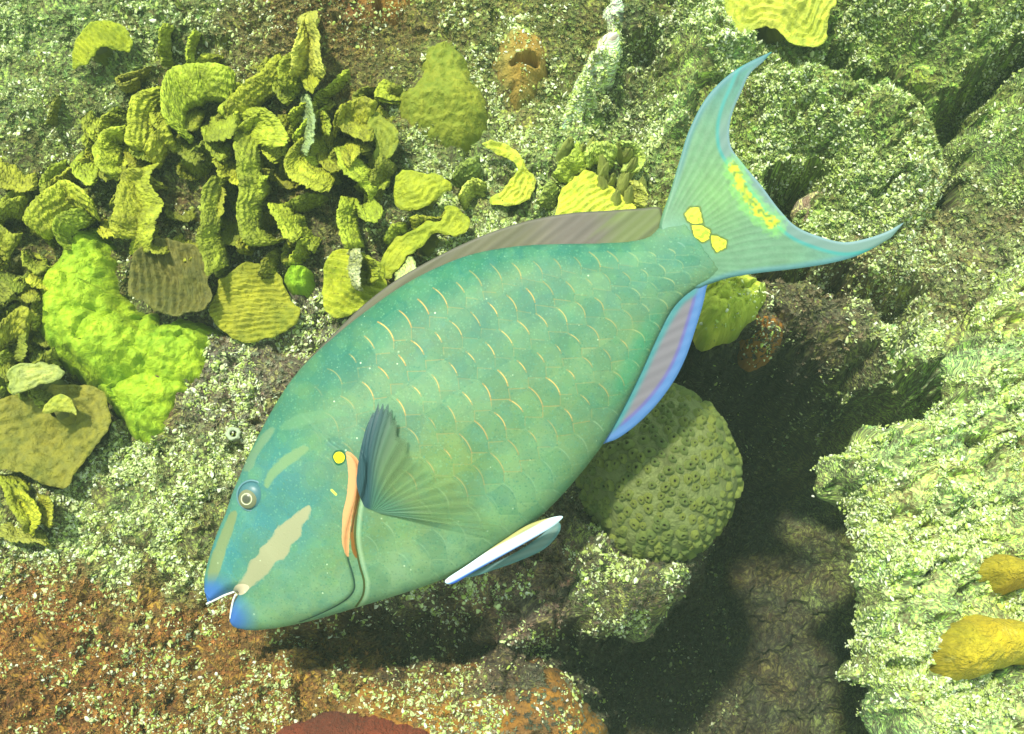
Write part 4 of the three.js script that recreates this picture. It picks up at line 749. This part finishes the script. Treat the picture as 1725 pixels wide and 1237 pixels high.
  const tailOuter = [[1110, 385], [1112, 372], [1130, 320], [1145, 270], [1160, 222], [1185, 172], [1215, 137], [1252, 110], [1302, 86]], tailInner = [[1286, 104], [1263, 125], [1249, 155], [1236, 185], [1229, 216], [1232, 248], [1252, 276], [1282, 312], [1312, 352], [1342, 382], [1382, 399], [1420, 408], [1452, 404], [1490, 392], [1524, 374]], tailLower = [[1502, 400], [1452, 428], [1402, 443], [1340, 453], [1280, 460], [1230, 468], [1195, 479], [1170, 486], [1130, 460]];
  const tIn = smoothPoly(tailInner, false, 6), tOut = smoothPoly(tailOuter, false, 6), tLow = smoothPoly(tailLower, false, 6), crescent = smoothPoly([[1236, 282], [1248, 312], [1264, 340], [1284, 362], [1304, 378]], false, 5);
  const spots = [[[1152, 362], [1162, 350], [1178, 350], [1184, 376], [1170, 380], [1158, 374]], [[1163, 380], [1180, 380], [1196, 388], [1196, 402], [1182, 410], [1168, 400]], [[1196, 396], [1208, 398], [1224, 406], [1222, 418], [1206, 426], [1198, 414]]].map((p) => sdPoly(p));
  fin('tail_fin', [...tOut, ...tIn, ...tLow], { raw: true, cell: 1.7,
    phase: (x, y) => Math.atan2(y - 445, x - 1090) * 15 + 0.35 * noise(x * 0.02, y * 0.02), ridge: (x, y) => 1.2 * smooth(60, 120, Math.hypot(x - 1110, y - 440)), thick: (x, y, d) => 2.0 + 15 * Math.exp(-Math.max(0, Math.hypot(x - 1135, y - 430) - 20) / 34),
    color: (x, y, d, r) => {
      let c = mix3(S(84, 122, 96), S(98, 138, 86), Math.exp(-(((x - 1205) / 60) ** 2) - (((y - 330) / 70) ** 2)));
      c = mix3(c, S(76, 126, 124), smooth(1320, 1480, x)); c = mix3(c, S(68, 116, 108), smooth(230, 130, y)); c = mix3(c, S(84, 128, 110), smooth(70, 25, Math.hypot(x - 1140, y - 425)));
      const k = 1 - 0.17 * smooth(0.5, 1, r) * smooth(0.2, 0.6, noise(x * 0.025 + 4, y * 0.025) * 0.5 + 0.5) * smooth(60, 110, Math.hypot(x - 1110, y - 440)) + 0.10 * noise(x * 0.1, y * 0.1) + 0.1 * noise(x * 0.5, y * 0.5); c = c.map((q) => q * k);
      const di = lineDist(x, y, tIn), dOut = Math.min(lineDist(x, y, tOut), lineDist(x, y, tLow));
      c = mix3(c, S(64, 112, 128), 0.7 * smooth(13, 4, dOut) * smooth(1120, 1160, x)); c = mix3(c, S(92, 120, 116), smooth(22, 17, di) * smooth(150, 240, y)); c = mix3(c, S(38, 130, 130), smooth(26, 20, di) * smooth(15, 20, di) * 0.9); c = mix3(c, S(112, 140, 152), smooth(6, 2, di) * 0.7);
      const dc = lineDist(x, y, crescent) + 4 * noise(x * 0.15, y * 0.15) + 4 * noise(x * 0.4, y * 0.4); c = mix3(c, mix3(S(170, 180, 24), S(96, 130, 50), smooth(0, 0.6, noise(x * 0.22 + 3, y * 0.22))), smooth(11, 6, dc)); c = mix3(c, S(120, 190, 70), 0.4 * smooth(24, 12, dc) * smooth(6, 11, dc));
      for (const f of spots) { const q = f(x, y) + 0.8 * noise(x * 0.3, y * 0.3); c = mix3(c, S(70, 92, 16), smooth(-3.5, -1.2, q)); c = mix3(c, S(226, 226, 44), smooth(0.2, 1.6, q)); if (q > 3) c = mix3(c, S(120, 140, 20), 0.85 * smooth(-0.05, 0.35, noise(x * 0.17, y * 0.17))); }
      return [...c, 1];
    } });
  const dTop = smoothPoly([[500, 626], [540, 584], [572, 552], [612, 514], [664, 474], [722, 440], [782, 410], [842, 386], [902, 369], [962, 359], [1022, 355], [1080, 351], [1110, 349], [1116, 362]], false, 6);
  const dBot = smoothPoly([[1112, 392], [1095, 404], [1060, 414], [1010, 418], [940, 420], [870, 424], [800, 436], [740, 460], [680, 492], [625, 530], [575, 570], [530, 610], [506, 634]], false, 6);
  fin('dorsal_fin', [...dTop, ...dBot], { raw: true, cell: 1.7, phase: (x, y) => (x * 0.62 + y * 0.78 + 0.0004 * (x - 800) * (x - 800) * 0.2) / 15, thick: () => 1.7, z0: (x, y) => 0,
    color: (x, y, d, r) => { const dt = lineDist(x, y, dTop), n = noise((x * 0.62 + y * 0.78) * 0.18, (x - y) * 0.01); let c = mix3(S(84, 80, 56), S(92, 82, 76), smooth(860, 960, x) * smooth(1090, 1010, x)); c = mix3(c, S(88, 98, 50), smooth(980, 1060, x + 20 * n) * 0.9); c = c.map((q) => q * (1 + 0.25 * n - 0.08 * r)); c = mix3(c, S(60, 56, 42), 0.8 * smooth(5, 2, dt)); return [...c, 1]; } });
  const aBase = smoothPoly([[1196, 470], [1150, 496], [1126, 526], [1100, 574], [1074, 630], [1044, 690], [1008, 752]], false, 5), aOut = smoothPoly([[1022, 746], [1042, 738], [1072, 716], [1106, 682], [1136, 641], [1156, 601], [1170, 560], [1184, 514], [1190, 486]], false, 5);
  fin('anal_fin', [...aBase, ...aOut], { raw: true, cell: 1.7, phase: (x, y) => (x * 0.45 + y * 0.89) / 17, thick: () => 2.0,
    color: (x, y, d, r) => { const db = lineDist(x, y, aBase), dO = lineDist(x, y, aOut), n = noise((x * 0.45 + y * 0.89) * 0.15, x * 0.02); let c = S(100, 94, 106).map((q) => q * (1 - 0.05 * r + 0.07 * n)); c = mix3(c, S(78, 72, 136), smooth(22, 17, dO)); c = mix3(c, S(60, 100, 156), smooth(17, 12, dO)); c = mix3(c, S(40, 112, 120), smooth(18, 8, db) * smooth(8, 20, dO)); return [...c, 1]; } });
  fin('pelvic_fin', [[752, 972], [790, 946], [845, 908], [895, 878], [945, 866], [935, 880], [900, 902], [850, 930], [800, 958], [765, 978]], { cell: 1.4, phase: (x, y) => (x * 0.55 + y * 0.83) / 9, thick: () => 2.4, z0: (x, y) => 30 - 0.02 * (x - 760),
    color: (x, y, d, r) => { const q = (x - 752) * 0.47 + (y - 972) * 0.88 ; let c = mix3(S(150, 146, 80), S(196, 222, 238), smooth(-11, -6, q)); c = mix3(c, S(40, 86, 180), smooth(5, 9, q)); return [...c.map((k) => k * (1 - 0.06 * r)), 1]; } });
  fin('pelvic_fin', [[752, 976], [800, 966], [860, 940], [905, 912], [940, 884], [944, 900], [920, 928], [880, 948], [830, 966], [790, 978]], { cell: 1.8, phase: (x, y) => (x * 0.3 + y * 0.95) / 9, thick: () => 1.6, z0: () => -28,
    color: (x, y, d, r) => { const c = mix3(S(96, 120, 116), S(70, 110, 112), smooth(8, 2, d)); return [...c.map((k) => k * (1 - 0.1 * r)), 1]; } });
  { // pectoral fin: a fan that stands out from the flank, dark in front, clear behind
    const root = [620, 862], NA = 110, NRr = 28, P = [], C = [], I = [];
    const tipAt = (t) => { const q = smoothPoly([[612, 770], [614, 730], [628, 698], [650, 680], [664, 716], [690, 756], [716, 790], [752, 806], [790, 836], [826, 874], [832, 896], [800, 890]], false, 8); const k = t * (q.length - 1), i = Math.min(q.length - 2, Math.floor(k)), f = k - i; return [mix(q[i][0], q[i + 1][0], f), mix(q[i][1], q[i + 1][1], f)]; };
    for (const s of [1, -1]) for (let i = 0; i <= NA; i++) for (let j = 0; j <= NRr; j++) {
      const t = i / NA, r = j / NRr, T = tipAt(t), fr = 1 + 0.075 * noise(i * 0.8, 2) * smooth(0.1, 0.25, t), rx = root[0] + mix(-6, 22, t), ry = root[1] + mix(-8, 4, t);
      const bend = Math.sin(r * 3.14) * mix(-14, 4, t), x = mix(rx, T[0], r * fr) + bend * 0.9, y = mix(ry, T[1], r * fr) + bend * 0.1, ray_ = Math.cos(t * 20 * 6.283);
      const z = bodyZ(x, y, Math.max(0, sd(x, y))) + 3 + 26 * Math.sin(r * 1.7) * (0.55 + 0.3 * Math.sin(t * 9)) + 0.25 * ray_ * r, th = (1.3 + 0.25 * ray_) * (1 - 0.7 * r);
      { const q = lift(x, y, z); P.push(LX(q[0]), LY(q[1]), (z + s * th) * FK); }
      const dark = smooth(0.55, 0.2, t), c = mix3(mix3(S(104, 132, 78), S(64, 108, 84), smooth(0.55, 0.15, r)), S(30, 66, 76), dark);
      const al = clamp(mix(mix(0.7, 0.10, smooth(0.1, 0.7, r)), 0.95, smooth(0.54, 0.34, t)) + 0.22 * smooth(0.3, 1, ray_) * (1 - 0.4 * r)) * (r > 0.93 ? mix(1, 0.35, (r - 0.93) / 0.07) : 1);
      C.push(...c.map((q) => q * (1 + 0.08 * ray_)), al);
      if (i < NA && j < NRr) { const o = s > 0 ? 0 : (NA + 1) * (NRr + 1), a = o + i * (NRr + 1) + j, b = a + NRr + 1; if (s > 0) I.push(a, a + 1, b, b, a + 1, b + 1); else I.push(a, b, a + 1, b, b + 1, a + 1); }
    }
    meshOf('pectoral_fin', geo(P, I, C, null, true), mFin, fish);
  }
  { // eye
    const [ex, ey] = onSkin([424, 835]), ez = bodyZ(ex, ey, sd(ex, ey)), n = new THREE.Vector3(bodyZ(ex - 6, ey, sd(ex - 6, ey)) - bodyZ(ex + 6, ey, sd(ex + 6, ey)), -(bodyZ(ex, ey - 6, sd(ex, ey - 6)) - bodyZ(ex, ey + 6, sd(ex, ey + 6))), 12).normalize().lerp(new THREE.Vector3(0.0, 0.0, 1), 0.72).normalize();
    const q = new THREE.Quaternion().setFromUnitVectors(new THREE.Vector3(0, 0, 1), n), lathe = (pr, seg = 40) => { const l = new THREE.LatheGeometry(pr.map(([x, y]) => new THREE.Vector2(x * FK, y * FK)), seg); l.rotateX(Math.PI / 2); return l; };
    const phys = (c, o) => new THREE.MeshPhysicalMaterial({ color: new THREE.Color().setRGB(...c), roughness: 0.4, clearcoat: 0.15, clearcoatRoughness: 0.3, specularIntensity: 0.5, side: THREE.DoubleSide, ...o });
    const eye = meshOf('eye', lathe([[0.01, 9], [8, 8.6], [15, 7], [20, 4], [23, 0], [24, -8], [20, -20]]), phys(S(60, 104, 112)), fish);
    eye.position.set(LX(ex), LY(ey), (ez + 1) * FK); eye.quaternion.copy(q);
    const t1 = new THREE.TorusGeometry(24.5 * FK, 1.9 * FK, 10, 44); meshOf('eyelid', t1, phys(S(84, 124, 134), { clearcoat: 0.2, roughness: 0.5 }), eye);
    const iris = meshOf('iris', lathe([[6.5, 12.2], [9, 11.6], [12, 10], [15.5, 7.4], [16, 6]]), phys(S(112, 114, 86)), eye); iris.position.set(-4 * FK, -5 * FK, 0.3 * FK);
    const ring = new THREE.TorusGeometry(8.8 * FK, 0.9 * FK, 8, 36); ring.translate(-4 * FK, -5 * FK, 11.8 * FK); meshOf('iris_ring', ring, phys(S(204, 204, 170)), eye);
    const pupil = meshOf('pupil', lathe([[0.01, 12.8], [4, 12.6], [6.6, 12.1], [7.6, 11.4]]), phys([0.07, 0.075, 0.05], { roughness: 0.2 }), eye); pupil.position.set(-4 * FK, -5 * FK, 0.3 * FK);
  }
  { // beak: pale tooth plates along both jaws
    const mT = new THREE.MeshPhysicalMaterial({ color: new THREE.Color().setRGB(0.72, 0.74, 0.70), roughness: 0.35, clearcoat: 0.4 });
    for (const [nm, pts] of [['upper_beak', [[350, 1016, 8], [366, 1008, 14], [384, 999, 18], [400, 993, 20]]], ['lower_beak', [[402, 997, 20], [397, 1008, 17], [393, 1024, 14], [390, 1040, 9]]]]) {
      const c = new THREE.CatmullRomCurve3(pts.map(([x, y, z]) => new THREE.Vector3(LX(x), LY(y), z * FK))), t = new THREE.TubeGeometry(c, 24, 1.8 * FK, 8), c2 = new THREE.CatmullRomCurve3(pts.map(([x, y, z]) => new THREE.Vector3(LX(x), LY(y), -z * FK)));
      meshOf(nm, mergeGeometries([t, new THREE.TubeGeometry(c2, 24, 1.8 * FK, 8)]), mT, fish);
    }
  }
}

// ---------------------------------------------------------------- loose sediment and turf: uncountable
{
  const terr = { H: terrainH };
  function top(a, b) { // the highest surface at a place on the slope
    let h = terrainH(a, b), s = null;
    for (const q of surfaces) { const B = q.box; if (a < B[0] || a > B[2] || b < B[1] || b > B[3]) continue; const d = q.f(a, b); if (d <= 0) continue; const hh = q.H(a, b, d); if (hh > h) { h = hh; s = q; } }
    return [h, s];
  }
  const crumbG = [0, 1].map((n) => { let q = mergeVertices(new THREE.IcosahedronGeometry(1, 0).deleteAttribute('normal').deleteAttribute('uv')); const P = q.attributes.position; for (let i = 0; i < P.count; i++) { const k = 0.45 + 0.95 * h2(i * 7 + n * 31, n + 3); P.setXYZ(i, P.getX(i) * k * 1.25, P.getY(i) * k * 0.5, P.getZ(i) * k); } q.computeVertexNormals(); return q; });
  const tuftG = (() => { const pos = [], idx = []; let k = 0; for (let i = 0; i < 6; i++) { const an = i * 1.05, l = 0.7 + 0.5 * h2(i, 5), c = Math.cos(an), s = Math.sin(an), w = 0.16; pos.push(-s * w, 0, c * w, s * w, 0, -c * w, c * 0.35 * l + s * w * 0.8, 0.6 * l, s * 0.35 * l - c * w * 0.8, c * 0.8 * l, 0.95 * l, s * 0.8 * l); idx.push(k, k + 1, k + 2, k, k + 2, k + 3); k += 4; } return geo(pos, idx); })();
  const mats = { a: [], b: [], t: [] }, v = new THREE.Vector3(), q = new THREE.Quaternion(), e = new THREE.Euler(), sc = new THREE.Vector3(), qn = new THREE.Quaternion().setFromUnitVectors(new THREE.Vector3(0, 1, 0), NN);
  for (let i = 0; i < 2200000; i++) {
    const a = RR(-0.44, 0.44), b = RR(-0.30, 0.38), [x, y] = toPx(a, b, 0), z = zone(x, y);
    const patch = smooth(-0.35, 0.4, fbm(a * 34 + 7, b * 34, 3) + 0.55 * noise(a * 120, b * 120)) * 1.15, pick = rnd(), r1 = rnd();
    const pc = z[3] * patch * 0.55, pt = z[4] * 0.22;
    if (pick > pc + pt + 0.4) continue;
    const [h, s] = top(a, b); if (s && h < s.lip) continue; const zz = !s && h < -0.03 ? zone(...toPx(a, b, h)) : null; const cr = s ? s.crumb * patch * 0.55 : zz ? zz[3] * patch * 0.55 : pc, tu = s ? s.tuft * 0.22 : pt, onto = !s || s.pushed ? push : world;
    if (r1 < cr) {
      const sz = 0.00045 + 0.0011 * Math.pow(rnd(), 3), w = rnd();
      onto(a, b, h, v).addScaledVector(NN, sz * 0.3); e.set(rnd() * 6.3, rnd() * 6.3, rnd() * 6.3); q.setFromEuler(e); sc.set(sz * RR(0.8, 1.7), sz, sz * RR(0.7, 1.2));
      const cc = mix3(w < 0.45 ? [0.58, 0.68, 0.30] : w < 0.8 ? [0.40, 0.52, 0.10] : [0.80, 0.84, 0.64], [0.22, 0.24, 0.09], rnd() * 0.5);
      (rnd() < 0.5 ? mats.a : mats.b).push([new THREE.Matrix4().compose(v, q, sc), cc]);
    } else if (r1 < cr + tu) {
      const sz = RR(0.0014, 0.0036); onto(a, b, h, v); e.set(RR(-0.5, 0.5), rnd() * 6.3, RR(-0.5, 0.5)); q.setFromEuler(e).premultiply(qn); sc.set(sz, sz * RR(0.6, 1.1), sz);
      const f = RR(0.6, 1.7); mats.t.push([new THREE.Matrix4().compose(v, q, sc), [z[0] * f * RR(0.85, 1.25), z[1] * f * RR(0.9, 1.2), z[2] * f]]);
    }
  }
  const put = (name, label, cat, gm, list, m) => { const o = new THREE.InstancedMesh(gm, m, list.length), c = new THREE.Color(); list.forEach(([M, k], i) => { o.setMatrixAt(i, M); o.setColorAt(i, c.setRGB(...k)); }); o.name = name; o.castShadow = o.receiveShadow = true; scene.add(o); tag(o, label, cat, null, 'stuff'); console.log(name, list.length); };
  const mC = new THREE.MeshStandardMaterial({ color: 0xffffff, roughness: 0.8 }), mT = new THREE.MeshStandardMaterial({ color: 0xffffff, roughness: 0.9, side: THREE.DoubleSide });
  put('sediment_grains', 'pale angular sediment grains strewn over the rocks', 'sediment', crumbG[0], mats.a, mC);
  put('shell_grit', 'pale rounded shell grit strewn over the rocks', 'sediment', crumbG[1], mats.b, mC);
  put('turf_algae', 'short brown and green turf algae growing over the reef', 'algae', tuftG, mats.t, mT);
}
renderer.render(scene, camera);
